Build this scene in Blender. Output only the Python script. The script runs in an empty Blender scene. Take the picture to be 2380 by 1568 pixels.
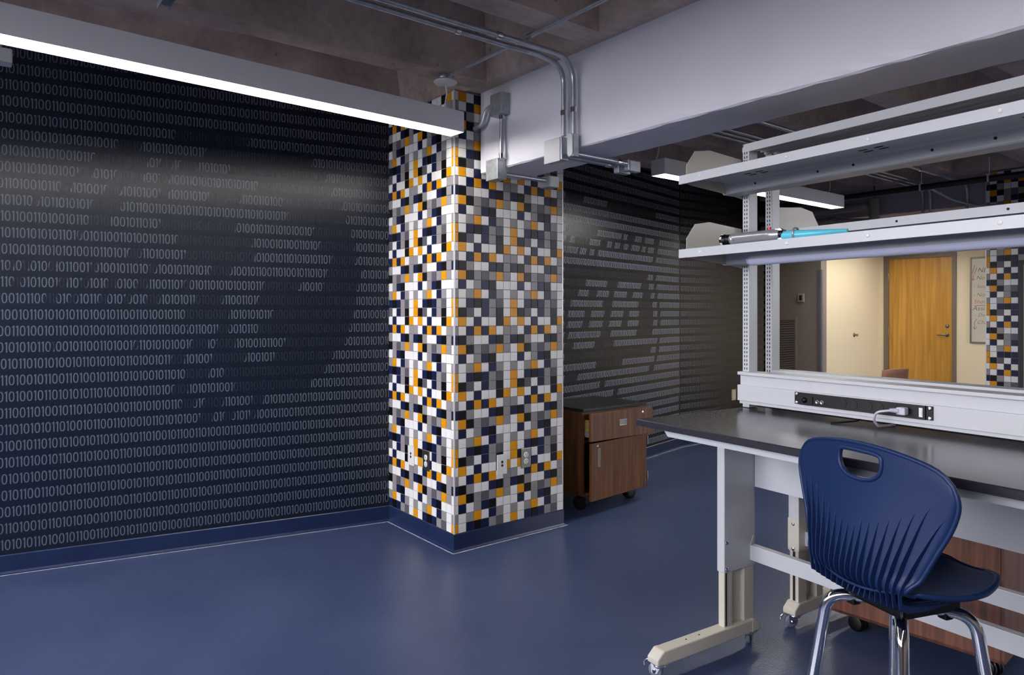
import bpy, bmesh, math, random
from math import sin, cos, pi, radians
from mathutils import Vector, Matrix
random.seed(7)
SC = bpy.context.scene
COL = SC.collection

# ------------------------------------------------------------------ camera, world, exposure
F_PX, W_PX, H_PX, HORIZON = 1620.0, 2380.0, 1568.0, 727.0
cam_d = bpy.data.cameras.new('camera')
cam = bpy.data.objects.new('camera', cam_d); COL.objects.link(cam)
cam_d.sensor_fit = 'HORIZONTAL'; cam_d.sensor_width = 36.0
cam_d.lens = 36.0 * F_PX / W_PX
cam_d.shift_y = -(H_PX / 2 - HORIZON) / W_PX
cam_d.clip_start = 0.02
cam.location = (0, 0, 1.33)
cam.rotation_euler = (pi / 2, 0, math.atan2(0.787, 0.617))
SC.camera = cam
SC.view_settings.view_transform = 'Standard'
SC.view_settings.look = 'None'
SC.view_settings.exposure = 0.75
SC.view_settings.gamma = 1.0
SC.view_settings.use_curve_mapping = False
wd = bpy.data.worlds.new('world'); SC.world = wd; wd.use_nodes = True
_bg = wd.node_tree.nodes['Background']; _n = wd.node_tree.nodes.new; _l = wd.node_tree.links.new
_tc = _n('ShaderNodeTexCoord'); _sx = _n('ShaderNodeSeparateXYZ'); _cr = _n('ShaderNodeValToRGB')     # daylight outside the open side behind the camera: sky above, dark ground below
_mr = _n('ShaderNodeMapRange'); _mr.inputs['From Min'].default_value = -1; _l(_tc.outputs['Generated'], _sx.inputs[0]); _l(_sx.outputs['Z'], _mr.inputs['Value']); _l(_mr.outputs[0], _cr.inputs['Fac'])
_cr.color_ramp.elements[0].position = .47; _cr.color_ramp.elements[0].color = (.03, .03, .03, 1)
_cr.color_ramp.elements[1].position = .53; _cr.color_ramp.elements[1].color = (.91, .91, 1.0, 1)
_l(_cr.outputs['Color'], _bg.inputs['Color']); _bg.inputs['Strength'].default_value = 8.8
LAMP = 18.5        # strength of the linear fixtures
LAMP_COL = (1.0, 0.955, 0.89, 1)

# ------------------------------------------------------------------ materials
def lin(h):
    h = h.lstrip('#'); c = [int(h[i:i + 2], 16) / 255 for i in (0, 2, 4)]
    return tuple((x / 12.92 if x <= .04045 else ((x + .055) / 1.055) ** 2.4) for x in c) + (1,)
MATS = {}
def mat(name, col, rough=.5, metal=0., bump=0., bscale=60., var=0., vscale=8., spec=None, coat=0., col2=None):
    if name in MATS: return MATS[name]
    m = bpy.data.materials.new(name); m.use_nodes = True; MATS[name] = m
    nt = m.node_tree; b = nt.nodes['Principled BSDF']
    c = lin(col) if isinstance(col, str) else col
    b.inputs['Base Color'].default_value = c
    b.inputs['Roughness'].default_value = rough; b.inputs['Metallic'].default_value = metal
    if spec is not None: b.inputs['Specular IOR Level'].default_value = spec
    if coat: b.inputs['Coat Weight'].default_value = coat; b.inputs['Coat Roughness'].default_value = .12
    if bump or var:
        tc = nt.nodes.new('ShaderNodeTexCoord')
    if var:
        n = nt.nodes.new('ShaderNodeTexNoise'); n.inputs['Scale'].default_value = vscale; n.inputs['Detail'].default_value = 6
        nt.links.new(tc.outputs['Object'], n.inputs['Vector'])
        mx = nt.nodes.new('ShaderNodeMix'); mx.data_type = 'RGBA'
        c2 = lin(col2) if col2 else tuple(min(1, x * (1 - var)) for x in c[:3]) + (1,)
        c1 = c if col2 else tuple(min(1, x * (1 + var)) for x in c[:3]) + (1,)
        mx.inputs['A'].default_value = c1; mx.inputs['B'].default_value = c2
        rp = nt.nodes.new('ShaderNodeMapRange'); rp.inputs['From Min'].default_value = .32; rp.inputs['From Max'].default_value = .68
        nt.links.new(n.outputs['Fac'], rp.inputs['Value']); nt.links.new(rp.outputs['Result'], mx.inputs['Factor'])
        nt.links.new(mx.outputs['Result'], b.inputs['Base Color'])
    if bump:
        n = nt.nodes.new('ShaderNodeTexNoise'); n.inputs['Scale'].default_value = bscale; n.inputs['Detail'].default_value = 3
        nt.links.new(tc.outputs['Object'], n.inputs['Vector'])
        bp = nt.nodes.new('ShaderNodeBump'); bp.inputs['Strength'].default_value = bump; bp.inputs['Distance'].default_value = .004
        nt.links.new(n.outputs['Fac'], bp.inputs['Height']); nt.links.new(bp.outputs['Normal'], b.inputs['Normal'])
    return m
def emis(name, col, s):
    m = bpy.data.materials.new(name); m.use_nodes = True; MATS[name] = m
    nt = m.node_tree; b = nt.nodes['Principled BSDF']
    b.inputs['Base Color'].default_value = (.9, .9, .9, 1)
    b.inputs['Emission Color'].default_value = col; b.inputs['Emission Strength'].default_value = s
    return m
def wood(name, a, b_, axis='Z', scale=14., rough=.42):
    m = bpy.data.materials.new(name); m.use_nodes = True; MATS[name] = m
    nt = m.node_tree; b = nt.nodes['Principled BSDF']; b.inputs['Roughness'].default_value = rough
    tc = nt.nodes.new('ShaderNodeTexCoord'); mp = nt.nodes.new('ShaderNodeMapping')
    s = [scale] * 3; s['XYZ'.index(axis)] = scale * .045; mp.inputs['Scale'].default_value = s
    n = nt.nodes.new('ShaderNodeTexNoise'); n.inputs['Scale'].default_value = 3.2; n.inputs['Detail'].default_value = 9; n.inputs['Distortion'].default_value = .55
    cr = nt.nodes.new('ShaderNodeValToRGB'); cr.color_ramp.elements[0].position = .33; cr.color_ramp.elements[1].position = .66
    cr.color_ramp.elements[0].color = lin(a); cr.color_ramp.elements[1].color = lin(b_)
    nt.links.new(tc.outputs['Object'], mp.inputs['Vector']); nt.links.new(mp.outputs['Vector'], n.inputs['Vector'])
    nt.links.new(n.outputs['Fac'], cr.inputs['Fac']); nt.links.new(cr.outputs['Color'], b.inputs['Base Color'])
    return m

M_cream = mat('cream_paint', '#f1e2bf', .6, bump=.08, bscale=180)
M_taupe = mat('taupe_paint', '#8f857c', .6, bump=.08, bscale=180)
M_white_beam = mat('white_beam_paint', '#e8e6ee', .42, bump=.25, bscale=22, var=.03, vscale=3)
M_lightmetal = mat('fixture_white', '#eaeaee', .45)
M_bench = mat('bench_grey_enamel', '#b9bbc0', .36, bump=.03, bscale=400)
M_beige = mat('warm_grey_enamel', '#c4bfb2', .38, bump=.03, bscale=400)
M_black = mat('black_plastic', '#050507', .4, spec=.35)
M_dark = mat('dark_slot', '#050508', .7)
M_chrome = mat('chrome', '#e6e6ea', .07, 1.)
M_galv = mat('galvanised_steel', '#b4bac2', .32, .65, bump=.05, bscale=90, var=.12, vscale=30)
M_zinc = mat('zinc_box', '#aab0b2', .45, .85, var=.15, vscale=40)
M_top = mat('bench_laminate', '#2f2d32', .22, bump=.02, bscale=500, var=.06, vscale=90, spec=.5)
M_topedge = mat('bench_edge', '#211f2a', .45, spec=.3)
M_blueplastic = mat('blue_polypropylene', '#12264e', .42, bump=.05, bscale=700, spec=.3)
M_basepaint = mat('blue_cove_base', '#172648', .28, bump=.12, bscale=60, var=.12, vscale=14)
M_seal = mat('pale_sealant', '#9aa0b4', .6, bump=.4, bscale=90, var=.3, vscale=30)
M_white = mat('white_plastic', '#dcdcd8', .4)
M_ivory = mat('ivory_plastic', '#cbbf9f', .4)
M_red = mat('red_button', '#d8202a', .35)
M_silver = mat('silver_toy_plastic', '#a9abb0', .3, .55)
M_aqua = mat('aqua_blade', '#5cc4dc', .25)
M_steel = mat('satin_steel', '#8d8a86', .35, 1.)
M_pvc = mat('grey_pipe', '#8b867f', .5)
M_wheel = mat('grey_caster_tyre', '#6c7380', .45)
M_cord = mat('pale_grey_cord', '#b9b5c4', .45)
M_blackpipe = mat('black_pipe', '#17161b', .4)
M_pink = mat('pink_seat_back', '#b98470', .55)
M_wood_cab = wood('walnut_laminate', '#52311b', '#7a4f2b')
M_wood_cab_h = wood('walnut_laminate_cross', '#52311b', '#7a4f2b', axis='Y')
M_wood_cab2 = wood('walnut_laminate_red', '#4f2c20', '#7b4c38')
M_oak = wood('oak_veneer', '#b8822e', '#d9a246', scale=7.)
M_maple = wood('maple_drawer', '#a98a4a', '#bda264', axis='Y')
M_cabtop = mat('black_phenolic_top', '#191a1d', .35)
M_em = emis('lamp_diffuser', LAMP_COL, LAMP)

# concrete
def concrete():
    m = bpy.data.materials.new('board_concrete'); m.use_nodes = True
    nt = m.node_tree; b = nt.nodes['Principled BSDF']; b.inputs['Roughness'].default_value = .85
    tc = nt.nodes.new('ShaderNodeTexCoord')
    n1 = nt.nodes.new('ShaderNodeTexNoise'); n1.inputs['Scale'].default_value = 2.6; n1.inputs['Detail'].default_value = 8; n1.inputs['Roughness'].default_value = .62
    n2 = nt.nodes.new('ShaderNodeTexNoise'); n2.inputs['Scale'].default_value = 26; n2.inputs['Detail'].default_value = 5
    cr = nt.nodes.new('ShaderNodeValToRGB')
    cr.color_ramp.elements[0].position = .3; cr.color_ramp.elements[0].color = lin('#a2928a')
    cr.color_ramp.elements[1].position = .7; cr.color_ramp.elements[1].color = lin('#dccabc')
    v = nt.nodes.new('ShaderNodeTexVoronoi'); v.inputs['Scale'].default_value = 7.
    st = nt.nodes.new('ShaderNodeMapRange'); st.inputs['From Min'].default_value = .03; st.inputs['From Max'].default_value = .09
    st.inputs['To Min'].default_value = .45; st.inputs['To Max'].default_value = 1
    mx = nt.nodes.new('ShaderNodeMix'); mx.data_type = 'RGBA'; mx.blend_type = 'MULTIPLY'; mx.inputs['Factor'].default_value = 1
    for n in (n1, n2, v): nt.links.new(tc.outputs['Object'], n.inputs['Vector'])
    ad = nt.nodes.new('ShaderNodeMath'); ad.operation = 'MULTIPLY_ADD'; ad.inputs[1].default_value = .3
    sb = nt.nodes.new('ShaderNodeMath'); sb.operation = 'SUBTRACT'; sb.inputs[1].default_value = .15
    nt.links.new(n2.outputs['Fac'], ad.inputs[0]); nt.links.new(n1.outputs['Fac'], sb.inputs[0]); nt.links.new(sb.outputs[0], ad.inputs[2])
    nt.links.new(ad.outputs[0], cr.inputs['Fac']); nt.links.new(cr.outputs['Color'], mx.inputs['A'])
    nt.links.new(v.outputs['Distance'], st.inputs['Value']); nt.links.new(st.outputs['Result'], mx.inputs['B'])
    nt.links.new(mx.outputs['Result'], b.inputs['Base Color'])
    bp = nt.nodes.new('ShaderNodeBump'); bp.inputs['Strength'].default_value = .5; bp.inputs['Distance'].default_value = .01
    nt.links.new(ad.outputs[0], bp.inputs['Height']); nt.links.new(bp.outputs['Normal'], b.inputs['Normal'])
    return m
M_conc = concrete()
def floor_mat():
    m = bpy.data.materials.new('blue_epoxy_floor'); m.use_nodes = True
    nt = m.node_tree; b = nt.nodes['Principled BSDF']
    tc = nt.nodes.new('ShaderNodeTexCoord')
    n1 = nt.nodes.new('ShaderNodeTexNoise'); n1.inputs['Scale'].default_value = 1.6; n1.inputs['Detail'].default_value = 9; n1.inputs['Roughness'].default_value = .65
    cr = nt.nodes.new('ShaderNodeValToRGB')
    cr.color_ramp.elements[0].position = .3; cr.color_ramp.elements[0].color = lin('#344163')
    cr.color_ramp.elements[1].position = .72; cr.color_ramp.elements[1].color = lin('#435070')
    n2 = nt.nodes.new('ShaderNodeTexNoise'); n2.inputs['Scale'].default_value = 110; n2.inputs['Detail'].default_value = 1
    n3 = nt.nodes.new('ShaderNodeTexNoise'); n3.inputs['Scale'].default_value = 18; n3.inputs['Detail'].default_value = 4
    for n in (n1, n2, n3): nt.links.new(tc.outputs['Object'], n.inputs['Vector'])
    nt.links.new(n1.outputs['Fac'], cr.inputs['Fac']); nt.links.new(cr.outputs['Color'], b.inputs['Base Color'])
    mr = nt.nodes.new('ShaderNodeMapRange'); mr.inputs['To Min'].default_value = .25; mr.inputs['To Max'].default_value = .36
    nt.links.new(n3.outputs['Fac'], mr.inputs['Value']); nt.links.new(mr.outputs['Result'], b.inputs['Roughness'])
    bp = nt.nodes.new('ShaderNodeBump'); bp.inputs['Strength'].default_value = .35; bp.inputs['Distance'].default_value = .002
    nt.links.new(n2.outputs['Fac'], bp.inputs['Height']); nt.links.new(bp.outputs['Normal'], b.inputs['Normal'])
    return m
M_floor = floor_mat()
def mural_mat(name, stops, rough):
    """wall covering: a colour that runs along the print, digits ('digit' attribute) printed over it"""
    m = bpy.data.materials.new(name); m.use_nodes = True
    nt = m.node_tree; b = nt.nodes['Principled BSDF']; b.inputs['Roughness'].default_value = rough
    at = nt.nodes.new('ShaderNodeAttribute'); at.attribute_name = 'print'
    sp = nt.nodes.new('ShaderNodeSeparateColor'); nt.links.new(at.outputs['Color'], sp.inputs['Color'])
    cr = nt.nodes.new('ShaderNodeValToRGB'); e = cr.color_ramp.elements
    e[0].position, e[0].color = stops[0][0], lin(stops[0][1]); e[1].position, e[1].color = stops[1][0], lin(stops[1][1])
    for p, c in stops[2:]:
        k = e.new(p); k.color = lin(c)
    mx = nt.nodes.new('ShaderNodeMix'); mx.data_type = 'RGBA'; mx.inputs['B'].default_value = lin('#8f98a8')
    nt.links.new(sp.outputs['Green'], cr.inputs['Fac']); nt.links.new(cr.outputs['Color'], mx.inputs['A'])
    nt.links.new(sp.outputs['Red'], mx.inputs['Factor']); nt.links.new(mx.outputs['Result'], b.inputs['Base Color'])
    tc = nt.nodes.new('ShaderNodeTexCoord'); n = nt.nodes.new('ShaderNodeTexNoise'); n.inputs['Scale'].default_value = 320
    nt.links.new(tc.outputs['Object'], n.inputs['Vector'])
    bp = nt.nodes.new('ShaderNodeBump'); bp.inputs['Strength'].default_value = .12; bp.inputs['Distance'].default_value = .002
    nt.links.new(n.outputs['Fac'], bp.inputs['Height']); nt.links.new(bp.outputs['Normal'], b.inputs['Normal'])
    return m
M_mural = mural_mat('binary_mural_print', [(0., '#0b1728'), (.62, '#0c1220'), (.74, '#171618'), (1., '#2b2522')], .25)

# ------------------------------------------------------------------ mesh builder
class MB:
    def __init__(s): s.v = []; s.f = []; s.m = []; s.sm = []
    def face(s, pts, m=0, sm=False):
        k = len(s.v); s.v += [tuple(p) for p in pts]; s.f.append(list(range(k, k + len(pts)))); s.m.append(m); s.sm.append(sm)
    def add(s, vs, fs, m=0, sm=False):
        k = len(s.v); s.v += [tuple(p) for p in vs]
        for f in fs: s.f.append([k + i for i in f]); s.m.append(m); s.sm.append(sm)
        return s
    def box(s, x0, x1, y0, y1, z0, z1, m=0, bv=0.):
        if x0 > x1: x0, x1 = x1, x0
        if y0 > y1: y0, y1 = y1, y0
        if z0 > z1: z0, z1 = z1, z0
        if bv:
            b = bmesh.new(); bmesh.ops.create_cube(b, size=1)
            for v in b.verts: v.co = Vector(((x0 + x1) / 2 + v.co.x * (x1 - x0), (y0 + y1) / 2 + v.co.y * (y1 - y0), (z0 + z1) / 2 + v.co.z * (z1 - z0)))
            bmesh.ops.bevel(b, geom=list(b.edges), offset=bv, segments=2, affect='EDGES', profile=.6)
            b.verts.ensure_lookup_table(); b.verts.index_update()
            s.add([v.co[:] for v in b.verts], [[v.index for v in f.verts] for f in b.faces], m); b.free(); return s
        return s.add([(x0, y0, z0), (x1, y0, z0), (x1, y1, z0), (x0, y1, z0), (x0, y0, z1), (x1, y0, z1), (x1, y1, z1), (x0, y1, z1)],
                     [[0, 3, 2, 1], [4, 5, 6, 7], [0, 1, 5, 4], [1, 2, 6, 5], [2, 3, 7, 6], [3, 0, 4, 7]], m)
    def prism(s, poly, ax, a, b, m=0):
        """poly: 2D points; ax: axis of extrusion. X: poly=(y,z)  Y: poly=(x,z)  Z: poly=(x,y)"""
        def p(q, t): return {'X': (t, q[0], q[1]), 'Y': (q[0], t, q[1]), 'Z': (q[0], q[1], t)}[ax]
        n = len(poly); vs = [p(q, a) for q in poly] + [p(q, b) for q in poly]
        fs = [[i, (i + 1) % n, n + (i + 1) % n, n + i] for i in range(n)] + [list(range(n))[::-1], [n + i for i in range(n)]]
        return s.add(vs, fs, m)
    def tube(s, pts, r, seg=12, m=0, caps=True):
        pts = [Vector(p) for p in pts]; n = len(pts); rr = r if isinstance(r, (list, tuple)) else [r] * n
        up = None; rings = []
        for i, p in enumerate(pts):
            t = (pts[min(i + 1, n - 1)] - pts[max(i - 1, 0)])
            if t.length < 1e-9: t = Vector((0, 0, 1))
            t.normalize()
            if up is None:
                up = t.orthogonal().normalized()
            else:
                up = (up - t * up.dot(t)); up = up.normalized() if up.length > 1e-6 else t.orthogonal().normalized()
            bn = t.cross(up)
            rings.append([p + (up * cos(2 * pi * k / seg) + bn * sin(2 * pi * k / seg)) * rr[i] for k in range(seg)])
        vs = [v for R in rings for v in R]
        fs = [[i * seg + k, i * seg + (k + 1) % seg, (i + 1) * seg + (k + 1) % seg, (i + 1) * seg + k] for i in range(n - 1) for k in range(seg)]
        s.add(vs, fs, m, True)
        if caps:
            s.face(rings[0][::-1], m); s.face(rings[-1], m)
        return s
    def cyl(s, p0, p1, r, seg=16, m=0): return s.tube([p0, p1], r, seg, m)
    def lathe(s, c, ax, prof, seg=20, m=0):
        """prof: (along axis, radius)"""
        c = Vector(c); a = Vector(ax).normalized(); u = a.orthogonal().normalized(); w = a.cross(u); n = len(prof)
        vs = [c + a * t + (u * cos(2 * pi * k / seg) + w * sin(2 * pi * k / seg)) * r for t, r in prof for k in range(seg)]
        fs = [[i * seg + k, i * seg + (k + 1) % seg, (i + 1) * seg + (k + 1) % seg, (i + 1) * seg + k] for i in range(n - 1) for k in range(seg)]
        return s.add(vs, fs, m, True)
    def grid(s, fn, nu, nv, m=0, sm=True):
        vs = [fn(i / nu, j / nv) for j in range(nv + 1) for i in range(nu + 1)]
        fs = [[j * (nu + 1) + i, j * (nu + 1) + i + 1, (j + 1) * (nu + 1) + i + 1, (j + 1) * (nu + 1) + i] for j in range(nv) for i in range(nu)]
        return s.add(vs, fs, m, sm)
    def mesh(s, name, mats):
        me = bpy.data.meshes.new(name); me.from_pydata(s.v, [], s.f)
        for mm in (mats if isinstance(mats, (list, tuple)) else [mats]): me.materials.append(mm)
        me.polygons.foreach_set('material_index', s.m); me.polygons.foreach_set('use_smooth', s.sm); me.update()
        return me
    def build(s, name, mats, parent=None, recalc=False, sharp=True):
        me = s.mesh(name, mats)
        if recalc:
            b = bmesh.new(); b.from_mesh(me); bmesh.ops.remove_doubles(b, verts=b.verts, dist=1e-6)
            bmesh.ops.recalc_face_normals(b, faces=b.faces); b.to_mesh(me); b.free()
        o = bpy.data.objects.new(name, me); COL.objects.link(o)
        if parent is not None: o.parent = parent
        return o
def arc(c, r, a0, a1, n, u, w):
    c = Vector(c); u = Vector(u); w = Vector(w)
    return [c + u * (r * cos(a0 + (a1 - a0) * i / n)) + w * (r * sin(a0 + (a1 - a0) * i / n)) for i in range(n + 1)]
def bend(pts, r, n=7):
    """polyline with rounded corners of radius r"""
    P = [Vector(p) for p in pts]; out = [P[0]]
    for i in range(1, len(P) - 1):
        a = (P[i - 1] - P[i]); b = (P[i + 1] - P[i]); la, lb = a.length, b.length; a.normalize(); b.normalize()
        ang = a.angle(b); 
        if ang > pi - .02: out.append(P[i]); continue
        d = min(r / math.tan(ang / 2), la * .48, lb * .48)
        p0, p1 = P[i] + a * d, P[i] + b * d
        for k in range(n + 1):
            t = k / n; out.append(p0 * (1 - t) ** 2 + P[i] * 2 * t * (1 - t) + p1 * t * t)
    out.append(P[-1]); return out
def tag(o, label=None, cat=None, group=None, kind=None):
    if label: o['label'] = label
    if cat: o['category'] = cat
    if group: o['group'] = group
    if kind: o['kind'] = kind
    return o
def empty(name, loc=(0, 0, 0), rz=0., label=None, cat=None, group=None, kind=None):
    o = bpy.data.objects.new(name, None); COL.objects.link(o); o.location = loc; o.rotation_euler = (0, 0, rz); o.empty_display_size = .1
    return tag(o, label, cat, group, kind)
def copy_tree(o, parent=None):
    c = o.copy(); COL.objects.link(c); c.parent = parent
    for ch in list(o.children): copy_tree(ch, c)
    return c

# ------------------------------------------------------------------ setting: floor, walls, ceiling
ROOM = (-6.6, 3.4, -3.2, 11.2)
o = MB().box(ROOM[0], ROOM[1], ROOM[2], ROOM[3], -.12, 0).build('floor', M_floor); tag(o, kind='structure')

APEX = Vector((-3.844, 2.93)); D1 = Vector((.191, .982)).normalized(); D2 = Vector((-.209, .978)).normalized(); D3 = Vector((0, 1))
P3 = APEX + D2 * 2.70
LEFT = {7: [(-1.921, -1.847), (-1.793, -1.739), (-1.65, -1.616)], 8: [(-2.015, -1.942), (-1.9, -1.793), (-1.639, -1.571)], 9: [(-2.056, -1.974), (-1.739, -1.301)], 10: [(-1.994, -1.868), (-1.793, -1.215)], 11: [(-2.066, -1.994), (-1.858, -1.672), (-1.513, -1.166)], 12: [(-2.627, -2.61), (-2.246, -2.226), (-1.963, -1.879), (-1.836, -1.728), (-1.455, -1.091)], 13: [(-1.989, -1.979), (-1.825, -1.76), (-1.605, -1.065)], 14: [(-1.994, -1.76), (-1.525, -1.04)], 15: [(-2.654, -2.601), (-2.547, -2.51), (-2.408, -2.371), (-2.294, -2.265), (-2.187, -2.117), (-1.942, -1.793), (-1.605, -1.027)], 16: [(-2.792, -2.753), (-2.595, -2.558), (-2.498, -2.46), (-2.376, -2.329), (-2.234, -2.178), (-2.004, -1.97), (-1.578, -1.368), (-1.229, -1.013)], 17: [(-2.802, -2.785), (-2.753, -2.718), (-2.639, -2.609), (-2.453, -2.422), (-2.178, -2.137), (-1.862, -1.751), (-1.209, -0.992)], 18: [(-2.274, -2.21), (-1.995, -1.624), (-1.179, -1.024)], 19: [(-2.513, -2.491), (-2.038, -1.633), (-1.25, -1.03)], 20: [(-2.46, -2.361), (-2.121, -1.724), (-1.289, -1.055)], 21: [(-2.707, -2.678), (-2.449, -2.306), (-1.445, -1.087)], 22: [(-2.587, -2.536), (-2.384, -2.306), (-2.121, -2.079), (-1.875, -1.697), (-1.465, -1.107)], 23: [(-2.506, -2.438), (-2.337, -2.202), (-2.129, -2.071), (-1.606, -1.169)], 24: [(-2.438, -2.178), (-2.121, -2.054), (-2.021, -1.927), (-1.76, -1.209)], 25: [(-2.329, -2.21), (-1.893, -1.289)], 26: [(-2.046, -1.652)]}
RIGHT = {6: [(1.449, 1.523)], 7: [(1.236, 1.318)], 8: [(2.072, 2.167), (0.732, 0.917)], 9: [(2.176, 2.225), (1.179, 1.598)], 10: [(1.76, 2.109), (2.205, 2.27), (0.732, 2.052)], 11: [(2.234, 2.276), (0.732, 0.858), (1.157, 1.461)], 12: [(0.732, 0.788), (1.248, 1.408), (1.84, 2.138)], 13: [(0.732, 0.778), (0.981, 1.079), (1.283, 1.384), (1.585, 1.687), (1.878, 2.152), (2.234, 2.294)], 14: [(0.732, 0.782), (1.013, 1.107), (1.306, 1.413), (1.616, 1.713), (1.886, 2.152), (2.234, 2.294)], 15: [(0.732, 0.819), (1.283, 1.437), (1.873, 2.138), (2.225, 2.276)], 16: [(0.732, 0.928), (1.072, 1.197), (1.377, 1.461), (1.675, 1.779), (1.954, 2.109), (2.181, 2.24)], 17: [(0.732, 1.035), (1.353, 1.523), (1.927, 2.072), (2.167, 2.216)], 18: [(0.732, 2.052), (2.147, 2.205)], 20: [(0.752, 0.762), (0.917, 0.949), (1.035, 1.09), (1.157, 1.213), (2.147, 2.205)], 21: [(0.752, 0.813), (0.875, 1.09), (1.248, 1.353), (1.425, 1.474), (1.56, 1.623), (1.7, 1.753), (1.9, 1.941), (2.01, 2.052), (2.167, 2.24)], 22: [(0.752, 1.2), (1.585, 1.623), (1.687, 1.819), (1.941, 1.996), (2.167, 2.27)], 25: [(.75, 1.0), (1.35, 2.2)]}
SEQ = '10100101101010101101001011001101001011010'
ROWP, ROW0, NROW = .0838, .149, 31
RX0, RX1 = [], []
def glyph(bit):
    """2D outline strips of a digit (u right, v up), height .053"""
    h, t = .053, .0056
    if bit == '0':
        w = .0245; n = 18; o_, i_ = [], []
        for k in range(n):
            a = 2 * pi * k / n; ca, sa = cos(a), sin(a)
            q = lambda c, e: math.copysign(abs(c) ** e, c)
            o_.append((w / 2 * (1 + q(ca, .8)), h / 2 * q(sa, .8))); i_.append((w / 2 + (w / 2 - t) * q(ca, .8), (h / 2 - t) * q(sa, .8)))
        return [(o_[k], o_[(k + 1) % n], i_[(k + 1) % n], i_[k]) for k in range(n)], .0300
    w = .0105; out = []
    for k in range(5):
        z0, z1 = -h / 2 + h * k / 5, -h / 2 + h * (k + 1) / 5
        out.append(((w - t, z0), (w, z0), (w, z1), (w - t, z1)))
    out.append(((0, h * .27), (w - t, h * .36), (w - t, h * .5), (0, h * .38)))
    return out, .0165
def mural_wall(name, P, D, s0, s1, table, gfun, fade, z1=2.62, name_kind='structure', text=True):
    """upright wall panel facing the room; digits are part of its mesh, .6 mm proud"""
    N = Vector((D.y, -D.x))                                     # towards the room (+x side)
    def W(s, z, off=0.): q = P + D * s + N * off; return (q.x, q.y, z)
    mb = MB(); cols = []
    def put(pts, r, g):
        mb.face(pts, 0); cols.extend([(r(p) if callable(r) else r, g) for p in range(len(pts))])
    nseg = max(2, int((s1 - s0) / .15))
    for i in range(nseg):
        a, b = s0 + (s1 - s0) * i / nseg, s0 + (s1 - s0) * (i + 1) / nseg
        k = len(mb.v); mb.face([W(a, 0), W(b, 0), W(b, z1), W(a, z1)]); cols += [(0, gfun(a)), (0, gfun(b)), (0, gfun(b)), (0, gfun(a))]
    # body behind the face
    for q in ([W(s0, 0, -.15), W(s0, z1, -.15), W(s1, z1, -.15), W(s1, 0, -.15)], [W(s0, 0, -.15), W(s0, 0), W(s0, z1), W(s0, z1, -.15)], [W(s1, 0), W(s1, 0, -.15), W(s1, z1, -.15), W(s1, z1)], [W(s0, z1), W(s1, z1), W(s1, z1, -.15), W(s0, z1, -.15)]):
        mb.face(q); cols += [(0, gfun(s0))] * 4
    if text:
        G = {'0': glyph('0'), '1': glyph('1')}
        for row in range(NROW):
            zc = ROW0 + row * ROWP
            if zc > z1 - .03: break
            s = s0 + .01; idx = (row * 17 + int((s0 + 9) * 40)) % len(SEQ); iv = table.get(row, [])
            while s < s1 - .03:
                bit = SEQ[idx % len(SEQ)]; idx += 1; quads, adv = G[bit]
                for qd in quads:
                    k = len(mb.v); mb.face([W(s + u, zc + v, .0006) for u, v in qd])
                    for u, v in qd:
                        su = s + u; sl = v * .35
                        dim = any(a + sl < su < b + sl for a, b in iv)
                        cols.append(((.13 if dim else 1.) * fade(su), gfun(su)))
                s += adv
    me = mb.mesh(name, M_mural)
    at = me.attributes.new('print', 'FLOAT_COLOR', 'POINT')
    flat = []
    for r, g in cols: flat += [r, g, 0, 1]
    at.data.foreach_set('color', flat)
    ob = bpy.data.objects.new(name, me); COL.objects.link(ob); return tag(ob, kind='structure')
def gl(s): return max(0, min(.55, .1 + .1 * (s + 3)))
mural_wall('wall_left', APEX, D1, -6.0, 0., LEFT, gl, lambda s: .29, 2.70)
mural_wall('wall_middle', APEX, D2, 0., 2.70, RIGHT, lambda s: .60 + .06 * s, lambda s: .8, 2.95)
mural_wall('wall_right', P3, D3, 0., 1.62, {}, lambda s: .80 + .18 * min(1, s / .8), lambda s: max(0., .45 - .5 * s), 2.95)

E1 = P3 + D3 * 1.62                                              # corner where the mural wall ends
mb = MB(); mb.box(-5.9, E1.x, E1.y - .15, E1.y, 0, 2.95); mb.build('wall_return', M_taupe)['kind'] = 'structure'
mb = MB(); mb.box(-6.05, -4.87, 9.16, 9.31, 0, 2.95); mb.box(-6.05, -5.9, E1.y - .15, 9.31, 0, 2.95); mb.build('wall_recess', M_taupe)['kind'] = 'structure'
mb = MB(); mb.box(-5.02, -4.87, 9.3105, 11.05, 0, 2.95); mb.build('wall_passage', M_cream)['kind'] = 'structure'
mb = MB()                                                        # wall with the wooden door: opening x -4.66..-3.80, z..2.13
DY = 10.9; DX0, DX1, DZ = -4.757, -3.888, 2.13
mb.box(-5.02, DX0 - .055, DY, DY + .15, 0, 2.95); mb.box(DX1 + .055, ROOM[1], DY, DY + .15, 0, 2.95); mb.box(DX0 - .055, DX1 + .055, DY, DY + .15, DZ + .055, 2.95)
mb.build('wall_back', M_cream)['kind'] = 'structure'
mb = MB(); mb.box(-4.867, -4.858, 9.155, 9.2, .1, 1.92, bv=.002); mb.box(-4.915, -4.867, 9.148, 9.157, .1, 1.92, bv=.002)
mb.build('trim_1', mat('corner_guard_grey', '#6d6b70', .4))['kind'] = 'structure'
mb = MB(); mb.box(ROOM[1], ROOM[1] + .15, ROOM[2], 6.6, 0, 2.95); mb.box(ROOM[1], ROOM[1] + .15, 6.6, 10.4, 0, 1.5); mb.box(ROOM[1], ROOM[1] + .15, 10.4, ROOM[3], 0, 2.95); mb.build('wall_east_added', M_taupe)['kind'] = 'structure'  # unseen wall added to cut light from the right; high gap admits daylight
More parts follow.
